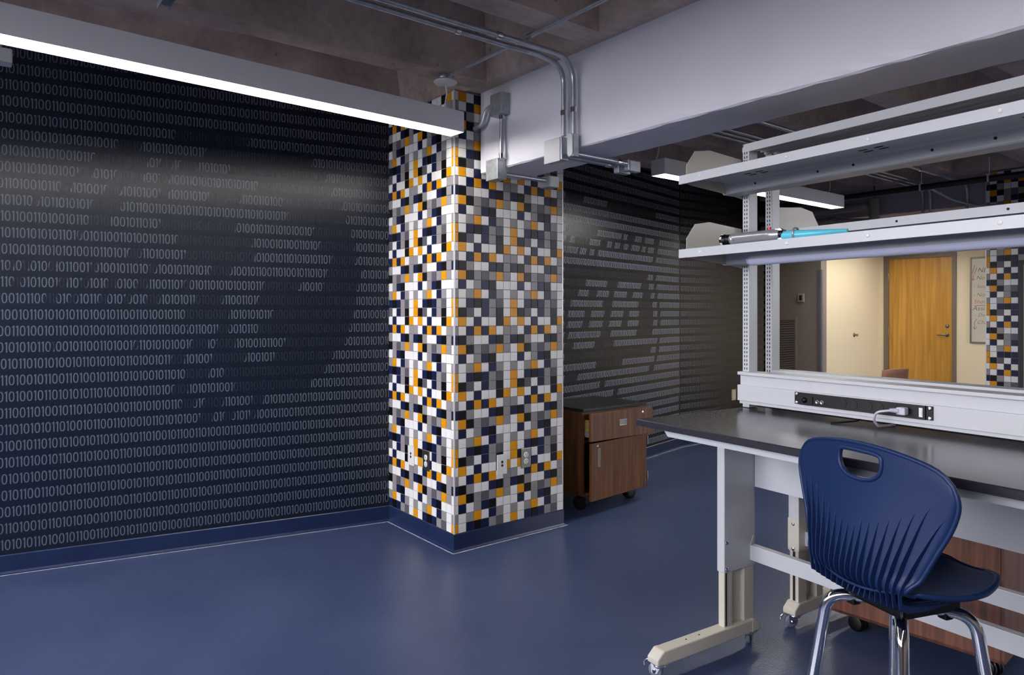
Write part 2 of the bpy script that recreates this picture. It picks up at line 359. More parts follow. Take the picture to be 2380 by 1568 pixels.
mb = MB(); mb.box(ROOM[0], .6, ROOM[2] - .15, ROOM[2], 0, 1.45); mb.box(.6, ROOM[1], ROOM[2] - .15, ROOM[2], 0, 2.95); mb.build('wall_south_added', M_taupe)['kind'] = 'structure'  # unseen wall added to narrow and raise the daylight opening behind the camera
# cove bases
def base_strip(name, P, D, s0, s1, th=.007, h=.1):
    N = Vector((D.y, -D.x)); mb = MB()
    prof = [(0, h), (th * .5, h), (th, h - .004), (th, .016), (th + .004, .006), (th + .012, .0012), (0, .0012)]
    def W(s, q): p = P + D * s + N * q[0]; return (p.x, p.y, q[1])
    n = len(prof); vs = [W(s0, q) for q in prof] + [W(s1, q) for q in prof]
    mb.add(vs, [[i, (i + 1) % n, n + (i + 1) % n, n + i] for i in range(n)] + [list(range(n)), [n + i for i in range(n)][::-1]])
    a, b, c, d = W(s0, (th + .010, .0022)), W(s1, (th + .010, .0022)), W(s1, (th + .021, .0016)), W(s0, (th + .021, .0016))
    mb.face([a, d, c, b], 1)
    return tag(mb.build(name, [M_basepaint, M_seal], recalc=False), kind='structure')
base_strip('baseboard_left', APEX, D1, -6., -.0)
base_strip('baseboard_middle', APEX, D2, 0., 2.70)
base_strip('baseboard_right', P3, D3, 0., 1.62)

# ceiling: concrete slab, joists running away from the beams
SLAB, RIB = 2.95, 2.58
mb = MB(); mb.box(ROOM[0], ROOM[1], ROOM[2], ROOM[3], SLAB, SLAB + .15)
def bay(y0, y1, xs, hw=.075, fl=.05):
    for x in xs:
        mb.prism([(x - hw, RIB + .002), (x + hw, RIB + .002), (x + hw + fl, SLAB + .01), (x - hw - fl, SLAB + .01)], 'Y', y0, y1)
near_x = [-3.13, -2.28, -1.5, -.75, 0., .75, 1.5, 2.25, 3.0]
far_x = [-5.35, -4.67, -3.95, -3.25, -2.55, -1.87, -1.19, -.51, .17, .85, 1.53, 2.21, 2.89]
bay(ROOM[2], 2.25, near_x); bay(2.70, 7.0, far_x); bay(7.55, ROOM[3], far_x)
for y0, y1 in ((2.22, 2.74), (6.97, 7.6)):
    mb.prism([(y0, RIB), (y1, RIB), (y1 + .05, SLAB + .01), (y0 - .05, SLAB + .01)], 'X', ROOM[0], ROOM[1])
_a, _b = APEX - D1 * 6.2, APEX + D1 * .1
mb.add([(_a.x - .15, _a.y, 2.70), (_a.x + .012, _a.y, 2.70), (_b.x + .012, _b.y, 2.70), (_b.x - .15, _b.y, 2.70), (_a.x - .15, _a.y, 2.96), (_a.x + .012, _a.y, 2.96), (_b.x + .012, _b.y, 2.96), (_b.x - .15, _b.y, 2.96)], [[0, 3, 2, 1], [4, 5, 6, 7], [0, 1, 5, 4], [1, 2, 6, 5], [2, 3, 7, 6], [3, 0, 4, 7]])
mb.build('ceiling', M_conc)['kind'] = 'structure'

# painted beams
def rough_beam(name, x0, x1, y0, y1, z0, z1, label, m, seed):
    rnd = random.Random(seed); n = 90; mb = MB(); rows = []
    for i in range(n + 1):
        x = x0 + (x1 - x0) * i / n; j = lambda a: (rnd.random() - .5) * a
        rows.append([(x, y0, z1), (x, y0 + j(.003), z0 + .03), (x, y0 + j(.004), z0 + .006 + j(.005)), (x, y0 + .008 + j(.006), z0 + j(.004)), (x, y0 + .05, z0 + j(.002)), (x, y1 - .05, z0 + j(.002)), (x, y1 - .008 + j(.008), z0 + j(.004)), (x, y1 + j(.003), z0 + .01 + j(.005)), (x, y1, z1)])
    k = len(rows[0])
    mb.add([p for r in rows for p in r], [[i * k + j, (i + 1) * k + j, (i + 1) * k + j + 1, i * k + j + 1] for i in range(n) for j in range(k - 1)])
    mb.face(rows[0][::-1]); mb.face(rows[-1])
    return tag(mb.build(name, m, recalc=True), label, 'beam')
rough_beam('ceiling_beam', -3.235, ROOM[1], 2.31, 2.60, 2.121, RIB + .02, 'large white painted concrete beam running from the near tiled pillar to the upper right', M_white_beam, 3)
M_beam2 = mat('lavender_beam_paint', '#a49aa8', .5, bump=.2, bscale=20)
rough_beam('ceiling_beam', -5.6, -2.27, 7.15, 7.45, 2.30, RIB + .02, 'far greyish lilac concrete beam ending at the far tiled pillar', M_beam2, 5)

# ------------------------------------------------------------------ tiled pillars
PAT = ['YWNWWKYW', 'WNYNYWGG', 'KGWWNKGN', 'YKGDGYGW', 'NWGNKWWW', 'WGYWNGWG', 'WNKNGDWY', 'KDWNGKWY']
TILE_M = {'W': mat('tile_white', '#e4e3e1', .35, spec=.22), 'G': mat('tile_light_grey', '#8f8b8c', .35, spec=.22), 'D': mat('tile_mid_grey', '#5a585e', .35, spec=.22), 'N': mat('tile_navy', '#131c40', .35, spec=.22), 'K': mat('tile_black', '#08080b', .35, spec=.22), 'Y': mat('tile_amber', '#d8930f', .35, spec=.22)}
TKEY = 'WGDNKY'; M_grout = mat('tile_grout', '#8a8686', .8); M_trimw = mat('pillar_corner_strip', '#d3d2d2', .35, .3)
PIT, TILE_Z0 = .0525, .1
def tile_face(mb, O, U, N, length, first, ztop, c0):
    """O: bottom start corner, U along, N outward. first: width of the first cut tile; c0: pattern column of the first tile"""
    O, U, N = Vector(O), Vector(U), Vector(N); x = 0.; c = c0; Z = Vector((0, 0, 1)); w = first
    while x < length - .004:
        x1 = min(x + w, length); j = 0; z = TILE_Z0
        while z < ztop - .004:
            z1 = min(z + PIT, ztop); key = PAT[(6 - j) % 8][c % 8]; g, b, t = .0011, .0016, .0035
            base = [O + U * (x + g) + Z * (z + g), O + U * (x1 - g) + Z * (z + g), O + U * (x1 - g) + Z * (z1 - g), O + U * (x + g) + Z * (z1 - g)]
            top = [O + U * (x + g + b) + Z * (z + g + b) + N * t, O + U * (x1 - g - b) + Z * (z + g + b) + N * t, O + U * (x1 - g - b) + Z * (z1 - g - b) + N * t, O + U * (x + g + b) + Z * (z1 - g - b) + N * t]
            mb.add(base + top, [[4, 5, 6, 7], [0, 1, 5, 4], [1, 2, 6, 5], [2, 3, 7, 6], [3, 0, 4, 7]], TKEY.index(key))
            z = z1; j += 1
        x = x1; w = PIT; c += 1
def pillar(x0, x1, y0, y1, label, faces):
    root = empty('tiled_pillar', ((x0 + x1) / 2, (y0 + y1) / 2, 0), 0, label, 'pillar'); ox, oy = root.location.x, root.location.y
    X0, X1, Y0, Y1 = x0 - ox, x1 - ox, y0 - oy, y1 - oy
    MB().box(X0, X1, Y0, Y1, 0, RIB - .005).build('core', M_grout, root)
    mb = MB(); zt = RIB - .012; W_, L_ = x1 - x0, y1 - y0
    if 'E' in faces: tile_face(mb, (X1, Y0, 0), (0, 1, 0), (1, 0, 0), L_, .026, zt, 7)
    if 'S' in faces:
        n = int((W_ - .026 if 'E' in faces and faces[0] == 'E' else W_) / PIT)
        if faces[0] == 'E': tile_face(mb, (X0, Y0, 0), (1, 0, 0), (0, -1, 0), W_, (W_ - .026) - n * PIT, zt, (7 - n - 1) % 8)
        else: tile_face(mb, (X0, Y0, 0), (1, 0, 0), (0, -1, 0), W_, .03, zt, 7)
    if 'W' in faces: tile_face(mb, (X0, Y1, 0), (0, -1, 0), (-1, 0, 0), L_, .03, zt, 2)
    mb.build('tile_cladding', [TILE_M[k] for k in TKEY], root)
    mb = MB(); a = .008
    for (cx, cy) in ((X1, Y0), (X0, Y0), (X1, Y1)): mb.box(cx - a / 2, cx + a / 2, cy - a / 2, cy + a / 2, .1, RIB - .01, bv=.001)
    mb.build('corner_strip', M_trimw, root)
    mb = MB(); t = .007
    def ring(p, z): return [(X0 - p, Y0 - p, z), (X1 + p, Y0 - p, z), (X1 + p, Y1 + p, z), (X0 - p, Y1 + p, z)]
    prof = [(0, .1), (t * .6, .1), (t, .096), (t, .014), (t + .004, .005), (t + .012, .0012)]
    for i in range(len(prof) - 1):
        A, B = ring(prof[i][0], prof[i][1]), ring(prof[i + 1][0], prof[i + 1][1])
        for k in range(4): mb.face([B[k], B[(k + 1) % 4], A[(k + 1) % 4], A[k]])
    A, B = ring(t + .010, .0024), ring(t + .020, .0016)
    for k in range(4): mb.face([B[k], B[(k + 1) % 4], A[(k + 1) % 4], A[k]], 1)
    mb.build('cove_base', [M_basepaint, M_seal], root)
    return root
pillar(-4.05, -3.245, 2.137, 2.945, 'square pillar in amber, white, grey and navy mosaic tile standing by the left mural wall', 'ES')
pillar(-2.27, -1.45, 7.12, 7.92, 'far pillar in the same mosaic tile seen between the shelves beside the whiteboard', 'SW')

# ------------------------------------------------------------------ linear pendant lights
def pendant(loc, rz, length, label, canopy_y=None, group=None):
    """root at the end of the fixture, fixture runs along local -Y; z = underside"""
    r = empty('pendant_light', loc, rz, label, 'ceiling light', group); w, h = .06, .109
    mb = MB(); t = .004
    mb.box(-w, w, -length + t, -t, h - t, h); mb.box(-w, -w + t, -length + t, -t, .001, h - t); mb.box(w - t, w, -length + t, -t, .001, h - t)
    mb.build('housing', M_lightmetal, r)
    MB().box(-w + t, w - t, -length + t, -t, .002, .008).build('diffuser', M_em, r)
    for y in (0, -length): MB().box(-w, w, y - t if y == 0 else y, y if y == 0 else y + t, 0, h, bv=.001).build('end_cap', M_lightmetal, r)
    for k, cy in enumerate([canopy_y, canopy_y - length + .16] if canopy_y is not None else []):
        c = MB().lathe((0, cy, .0), (0, 0, 1), [(.256, 0), (.256, .058), (.260, .0615), (.266, .0615), (.269, .05), (.269, 0)], 28).build('canopy', M_lightmetal, r)
        MB().lathe((0, cy, 0), (0, 0, 1), [(.269, 0), (.269, .04), (.302, .04), (.302, 0)], 18).build('canopy_box', M_galv, c)
        MB().tube([(-.0, cy, .258), (.012, cy + .0, .20), (.014, cy - .01, .15), (.002, cy - .015, .108)], .0045, 8).build('cord', M_white, r)
        MB().tube([(0, cy, .30), (0, cy, .75)], .004, 6).build('hanger_rod', M_galv, c)
    return r
pendant((-3.112, 2.069, 2.283), .0515, 3.6, 'long white linear pendant light in front of the left mural wall', -.078)
pendant((-3.165, 6.25, 2.282), 0., 2.49, 'linear pendant light behind the bench shelves, half hidden by the upper shelf', -.16)

pendant((.15, 1.55, 2.283), 0., 3.3, 'linear pendant light overhead in front of the nearer bench, same kind as the long one', -.075)
pendant((.25, 6.25, 2.283), 0., 2.28, 'unseen linear pendant light added beyond the right end of the benches', -.16)  # out of view, added as fill in line with the other fixtures
pendant((-.9, 10.3, 2.283), 0., 2.28, 'unseen linear pendant light added in the far bay right of the far tiled pillar', -.16)  # out of view, added to brighten the door and the cream walls
pendant((-4.2, 10.3, 2.283), 0., 2.28, 'linear pendant light in the far bay before the wooden door', -.16)

# ------------------------------------------------------------------ conduits, boxes and pipes
def strap(mb, c, axis, r, m=0):
    a = Vector(axis).normalized(); c = Vector(c); mb.cyl(c - a * .012, c + a * .012, r, 14, m)
def wall_conduit(x, label, elbow):
    r_ = .0125
    root = empty('conduit', (x, 2.28, 2.54), 0, label, 'conduit', 'twin conduits over the near bay')
    pts = bend([(0, -5.4, 0), (0, .0 - .004, 0), (0, -.004, -.36)], .13, 10) if elbow == 'oval' else bend([(0, -5.4, 0), (0, -.36, 0), (.03, -.26, -.012), (.03, -.2, -.012), (.0, -.004, -.02), (0, -.004, -.355)], .10, 8)
    MB().tube(pts, r_, 14).build('tube', M_galv, root)
    for yy in (-.45 if elbow == 'oval' else -.62, -2.2):
        mb = MB(); strap(mb, (0, yy, 0), (0, 1, 0), .0165); mb.build('coupling', M_chrome, root)
    mb = MB(); strap(mb, (0, -.004, -.245), (0, 0, 1), .0165); mb.build('coupling', M_chrome, root)
    if elbow == 'oval':
        b = MB(); b.box(-.019, .019, -.026, .014, -.47, -.36, bv=.006); b.build('elbow_body', M_galv, root)
        mb = MB(); n = 20
        pl = [(.0185 * cos(2 * pi * k / n), -.415 + (.035 if sin(2 * pi * k / n) > 0 else -.035) + .0185 * sin(2 * pi * k / n)) for k in range(n)]
        mb.prism(pl, 'Y', -.030, -.026); mb.build('cover_plate', M_bench, root)
    else:
        MB().box(-.108, .012, -.03, .02, -.475, -.362, bv=.006).build('pull_box', M_galv, root)
        MB().box(-.112, .004, -.034, -.03, -.478, -.366, bv=.0015).build('cover_plate', M_bench, root)
    MB().tube([(0, .0, -.452), (0, .36, -.452)], r_, 14).build('tube', M_galv, root)
    mb = MB(); strap(mb, (0, .30, -.452), (0, 1, 0), .0165); mb.build('coupling', M_chrome, root)
    MB().box(-.02, .02, .36, .45, -.49, -.43, bv=.008).build('elbow_body', M_galv, root)
    return root
wall_conduit(-2.427, 'right conduit of the pair bending down the beam, ending in the narrow oval cover', 'oval')
wall_conduit(-2.497, 'left conduit of the pair bending down the beam, ending in the wide flat cover', 'flat')

root = empty('strut_channel', (-1.6, .60, 2.50), 0, 'short steel strut channel under the near conduits at the top picture edge', 'strut')
mb = MB(); mb.box(-1.36, .8, -.02, -.017, 0, .026); mb.box(-1.36, .8, .017, .02, 0, .026); mb.box(-1.36, .8, -.02, .02, .023, .026); mb.build('channel', M_galv, root)
for xx in (-1.2, .6): MB().cyl((xx, 0, .024), (xx, 0, .45), .005, 8).build('hanger_rod', M_galv, root)

root = empty('conduit', (0, 1.985, 2.567), 0, 'thin conduit crossing above the twin conduits to the pendant light canopy', 'conduit')
MB().tube(bend([(-3.066, .004, -.0), (-2.80, -.0, .0), (-2.4, 0, .0), (1.2, 0, 0)], .12, 5), .0095, 12).build('tube', M_galv, root)
for xx, yy, zz in ((-3.052, .0035, 0), (-2.40, 0, 0)):
    mb = MB(); strap(mb, (xx, yy, zz), (1, 0, 0), .014); mb.build('coupling', M_chrome, root)

root = empty('junction_box', (-3.015, 2.31, 2.4575), 0, 'grey junction box on the white beam with conduit run down and under it', 'junction box')
MB().box(-.053, .052, -.057, 0, -.0575, .0575, bv=.002).build('box', M_zinc, root)
MB().tube(bend([(-.045, -.03, .01), (-.12, -.03, .01), (-.16, -.03, -.075), (-.232, -.04, -.085)], .07), .0125, 12).build('tube', M_galv, root)
MB().tube([(.02, -.03, -.05), (.012, -.03, -.30)], .0125, 14).build('tube', M_galv, root)
for z in (-.07, -.28):
    mb = MB(); strap(mb, (.018, -.03, z), (0, 0, 1), .0165); mb.build('coupling', M_chrome, root)
MB().box(-.088, .018, -.06, .004, -.405, -.292, bv=.003).build('box', M_zinc, root)
MB().tube([(.0, .0, -.372), (.0, .30, -.372)], .0125, 12).build('tube', M_galv, root)
MB().box(-.05, .035, .30, .37, -.41, -.345, bv=.004).build('box', M_zinc, root)

for i, x in enumerate((-2.79, -2.725, -2.66)):
    root = empty('conduit', (x, 0, 2.505), 0, ['left', 'middle', 'right'][i] + ' one of three conduits along the far ceiling behind the shelves', 'conduit', 'far ceiling conduits')
    MB().tube(bend([(0, 2.72, 0), (0, 6.62, 0), (.14, 7.02, -.14), (.32, 7.11, -.225), (.55, 7.11, -.235)] if i == 2 else [(0, 2.72, 0), (0, 7.12, 0), (0, 7.12, -.235)], .1, 5), .0115, 10).build('tube', M_galv, root)
    mb = MB(); strap(mb, (0, 5.35 + .1 * i, 0), (0, 1, 0), .017); mb.build('coupling', M_chrome, root)
root = empty('conduit', (-2.42, 0, 2.50), 0, 'single conduit along the far ceiling that drops down the lilac beam', 'conduit', 'far ceiling conduits')
MB().tube(bend([(0, 2.72, 0), (0, 7.12, 0), (0, 7.12, -.24)], .13), .0125, 10).build('tube', M_galv, root)
mb = MB(); strap(mb, (0, 6.1, 0), (0, 1, 0), .018); mb.build('coupling', M_chrome, root)
MB().box(-.06, .05, 7.06, 7.15, -.32, -.24, bv=.004).build('box', M_zinc, root)
root = empty('sprinkler_pipe', (0, 6.66, 2.44), 0, 'black pipe running across under the far ceiling in front of the lilac beam', 'pipe')
MB().tube([(-5.8, 0, 0), (3.2, 0, 0)], .028, 14).build('tube', M_blackpipe, root)
for xx in (-2.62, -2.1, -1.8):
    mb = MB(); mb.tube([(xx, -.035, -.03), (xx, -.036, .02), (xx, 0, .04), (xx, .036, .02), (xx, .035, -.03)], .008, 8); mb.cyl((xx, 0, .03), (xx, 0, .18), .004, 6); mb.build('pipe_hanger', M_lightmetal, root)
root = empty('drain_pipe', (-3.6, 6.98, 2.38), 0, 'fat grey drain pipe with elbows at the left end of the lilac beam', 'pipe')
MB().tube(bend([(-2.0, 0, 0), (.30, 0, 0), (.34, .1, -.0)], .06), .04, 16).build('pipe_run', M_pvc, root)
MB().tube([(.40, .06, -.15), (.40, .06, .07)], [.046, .046], 16).build('riser', M_pvc, root)
MB().tube(bend([(-2.0, .03, -.105), (-.1, .03, -.105), (.40, .06, -.15)], .1), .033, 14).build('pipe_run', M_pvc, root)
for xx in (-.3, .0): 
    mb = MB(); mb.cyl((xx - .03, .03, -.105), (xx + .03, .03, -.105), .039, 16); mb.build('pipe_collar', M_pvc, root)
MB().cyl((.40, .06, .06), (.40, .06, .20), .006, 8).build('hanger_rod', M_blackpipe, root)

root = empty('hanging_box', (-3.75, .12, 2.44), 0, 'small white box hanging behind the long pendant light at the left picture edge', 'sensor')
MB().box(-.035, .05, -.05, .04, -.03, .03, bv=.006).build('body', M_white, root)
MB().cyl((0, 0, .025), (0, 0, .51), .005, 8).build('hanger_rod', M_galv, root)

# ------------------------------------------------------------------ wall plates
def duplex(name, loc, rz, label, plate, face, kind='outlet', cat='outlet'):
    """plate faces local -Y"""
    r = empty(name, loc, rz, label, cat)
    MB().box(-.036, .036, -.006, 0, -.058, .058, bv=.002).build('plate', plate, r)
    if kind == 'outlet':
        for z in (.0195, -.0195):
            mb = MB(); mb.lathe((0, -.006, z), (0, -1, 0), [(0, .0165), (.0025, .0165), (.003, .015), (.003, 0)], 20); o = mb.build('socket', face, r)
            mb = MB()
            for x in (-.006, .006): mb.box(x - .0012, x + .0012, -.0098, -.009, z - .001, z + .008)
            mb.cyl((0, -.0098, z - .008), (0, -.009, z - .008), .0022, 8); mb.build('slots', M_dark, o)
        mb = MB(); mb.lathe((0, -.006, 0), (0, -1, 0), [(0, .003), (.001, .003), (.0015, 0)], 10); mb.build('screw', M_chrome, r)
    else:
        for z in (.014, -.006):
            mb = MB(); mb.lathe((0, -.006, z), (0, -1, 0), [(0, .008), (.001, .008), (.001, 0)], 12); mb.build('port', M_dark, r)
    return r
E_RZ = pi / 2      # faces +X
duplex('data_plate', (-3.2410, 2.464, .447), E_RZ, 'white plate with two dark ports on the right face of the near tiled pillar', M_white, M_white, 'data', 'wall plate')
duplex('power_outlet', (-3.2410, 2.643, .462), E_RZ, 'grey outlet plate with white sockets on the right face of the near tiled pillar', M_steel, M_white)
duplex('data_plate', (-3.71, 2.133, .464), 0, 'white plate with two dark ports on the left face of the near tiled pillar', M_white, M_white, 'data', 'wall plate')
duplex('power_outlet', (-3.534, 2.133, .462), 0, 'dark outlet plate with white sockets on the left face of the near tiled pillar', M_steel, M_white)
duplex('power_outlet', (P3.x, 6.47, .455), E_RZ, 'ivory outlet low on the dark brown end of the far mural wall', M_ivory, M_white)

# ------------------------------------------------------------------ far end: door, vent, thermostat, board
r = empty('door_1', (DX0, DY, 0), 0, kind='structure'); DW = DX1 - DX0
MB().box(.004, DW - .004, .03, .075, .006, DZ - .004, bv=.002).build('door_leaf', M_oak, r)
M_frame = mat('door_frame_grey', '#7b6d5d', .5)
mb = MB(); fw_ = .055
mb.box(-fw_, 0, -.016, .12, 0, DZ + fw_, bv=.002); mb.box(DW, DW + fw_, -.016, .12, 0, DZ + fw_, bv=.002); mb.box(0, DW, -.016, .12, DZ, DZ + fw_, bv=.002); mb.build('door_frame', M_frame, r)
for z in (1.87, 1.05, .25): MB().cyl((-.002, .022, z - .055), (-.002, .022, z + .055), .008, 10).build('hinge', M_steel, r)
h = MB().lathe((DW - .075, .03, 1.02), (0, -1, 0), [(0, .028), (.006, .028), (.010, .022), (.010, .012), (.045, .011), (.055, .0)], 20).build('door_handle', M_steel, r)
MB().tube(bend([(DW - .075, -.015, 1.02), (DW - .12, -.018, 1.02), (DW - .19, -.012, 1.018)], .02), .0095, 10).build('lever', M_steel, h)
MB().lathe((DW - .075, .03, 1.145), (0, -1, 0), [(0, .027), (.008, .026), (.012, .018), (.013, 0)], 18).build('lock_cylinder', M_steel, r)

root = empty('wall_bumper', (-4.87, 10.09, 1.013), 0, 'small round metal door bumper on the cream wall left of the wooden door', 'door stop')
MB().lathe((0, 0, 0), (1, 0, 0), [(0, .03), (.006, .029), (.008, .012), (.04, .012), (.042, .018), (.055, .016), (.057, 0)], 18).build('bumper', M_steel, root)
root = empty('thermostat', (-5.15, 9.16, 1.54), 0, 'white thermostat with a dark screen on the taupe wall above the vent', 'thermostat')
MB().box(-.046, .046, -.028, 0, -.06, .06, bv=.006).build('body', mat('thermostat_grey', '#9b948d', .5), root)
MB().box(-.02, .02, -.0295, -.0275, -.035, .035).build('screen', M_dark, root)
root = empty('return_vent', (-5.50, 9.16, .66), 0, 'tall louvred return air vent low on the taupe wall', 'vent'); M_vent = mat('vent_grey', '#8a8078', .5)
mb = MB(); mb.box(-.28, -.255, -.012, 0, -.6, .6, bv=.002); mb.box(.255, .28, -.012, 0, -.6, .6, bv=.002); mb.box(-.255, .255, -.012, 0, .575, .6, bv=.002); mb.box(-.255, .255, -.012, 0, -.6, -.575, bv=.002); mb.build('frame', M_vent, root)
MB().box(-.255, .255, -.002, 0, -.575, .575).build('backing', M_dark, root)
mb = MB()
for k in range(46):
    z = -.565 + k * .025; mb.add([(-.255, -.010, z), (.255, -.010, z), (.255, -.003, z + .013), (-.255, -.003, z + .013), (-.255, -.010, z + .002), (.255, -.010, z + .002), (.255, -.003, z + .015), (-.255, -.003, z + .015)], [[0, 1, 2, 3], [7, 6, 5, 4], [0, 4, 5, 1]])
mb.build('louvres', M_vent, root)

def text_mesh(mbs, body, size, x, z, y, m=0, shear=0., offset=0.):
    cu = bpy.data.curves.new('t', 'FONT'); cu.body = body; cu.size = size; cu.shear = shear; cu.offset = offset; cu.resolution_u = 3
    ob = bpy.data.objects.new('t', cu); COL.objects.link(ob)
    dg = bpy.context.evaluated_depsgraph_get(); me = bpy.data.meshes.new_from_object(ob.evaluated_get(dg))
    mbs.add([(x + v.co.x, y, z + v.co.y) for v in me.vertices], [list(p.vertices) for p in me.polygons], m)
    bpy.data.objects.remove(ob); bpy.data.curves.remove(cu); bpy.data.meshes.remove(me)
root = empty('whiteboard', (-3.665, 10.9, 1.505), 0, 'whiteboard with black and red handwriting right of the wooden door', 'whiteboard')
WBW, WBH = 1.75, .59
MB().box(.015, WBW - .015, -.012, 0, -WBH + .015, WBH - .015).build('panel', mat('whiteboard_face', '#d6cfbd', .25), root)
mb = MB(); mb.box(0, .022, -.02, 0, -WBH, WBH, bv=.003); mb.box(WBW - .022, WBW, -.02, 0, -WBH, WBH, bv=.003); mb.box(.022, WBW - .022, -.02, 0, WBH - .022, WBH, bv=.003); mb.box(.022, WBW - .022, -.02, 0, -WBH, -WBH + .022, bv=.003); mb.build('frame', mat('whiteboard_frame', '#8d8480', .4, .5), root)
M_ink, M_redink = mat('marker_black', '#5a544e', .6), mat('marker_red', '#b04048', .6)
for body, sz, x, zz, mm in (('NE', .11, .09, .38, 0), ('Nov', .095, .075, .28, 0), ('- Inte', .085, .045, .165, 0), ('- Nov', .085, .04, .05, 0), ('Assi', .11, .03, -.14, 0), ('- Det', .085, .055, -.225, 0), ('Cha', .09, .085, -.325, 0), ('Shou', .095, .045, -.045, 1)):
    mb = MB(); text_mesh(mb, body, sz * .8, x, zz, -.0125, 0, .25, -.001); mb.build('written_line', M_redink if mm else M_ink, root)
def stroke(pts, w=.006):
    mb = MB(); L_, R_ = [], []
    for i, (x, z) in enumerate(pts):
        a, b = Vector(pts[max(0, i - 1)]), Vector(pts[min(len(pts) - 1, i + 1)]); d = (b - a).normalized(); n = Vector((-d.y, d.x)) * w / 2
        L_.append((x - n.x, -.0127, z - n.y)); R_.append((x + n.x, -.0127, z + n.y))
    k = len(pts); mb.add(L_ + R_, [[i, i + 1, k + i + 1, k + i] for i in range(k - 1)]); mb.build('red_stroke', M_redink, root)
for q in ([(.03, .37), (.06, .48)], [(.055, .36), (.085, .45)], [(.045, .35), (.04, .27)], [(.025, .30), (.04, .27), (.06, .29)], [(.05, -.075), (.32, -.065)], [(.085, -.26), (.055, -.30), (.06, -.40)], [(.035, -.365), (.06, -.40), (.085, -.37)]): stroke(q)
root = empty('wall_board', (-1.755, 7.1165, 1.18), 0, 'tall grey board with a dark edge mounted on the far tiled pillar', 'board')
MB().box(-.26, .26, -.05, 0, -.62, .60, bv=.004).build('frame', mat('board_dark_edge', '#0a090d', .5), root)
MB().box(-.222, .222, -.052, -.05, -.58, .56, bv=.0005).build('face', mat('board_grey', '#8a8580', .5), root)

# chair far back by the door
root = empty('side_chair', (-3.2, 7.1, 0), radians(81), 'pinkish chair back showing over the bench rail left of the wooden door', 'chair')
MB().grid(lambda a, b: ((a - .5) * .40, -.20 + .03 * (2 * a - 1) ** 2 - .03 * b, .52 + .27 * b - .01 * (2 * a - 1) ** 2 * b), 10, 6).build('backrest', M_pink, root)
root.children[-1].modifiers.new('solid', 'SOLIDIFY').thickness = .02
MB().box(-.2, .2, -.19, .21, .43, .46, bv=.012).build('seat', M_pink, root)
for sx in (-1, 1):
    MB().tube([(sx * .17, .17, .43), (sx * .19, .2, 0)], .011, 10).build('leg', M_chrome, root)
    MB().tube([(sx * .17, -.16, .43), (sx * .19, -.22, 0)], .011, 10).build('leg', M_chrome, root)
    MB().tube(bend([(sx * .17, -.15, .44), (sx * .17, -.21, .46), (sx * .16, -.205, .62)], .03), .01, 10).build('back_post', M_chrome, root)

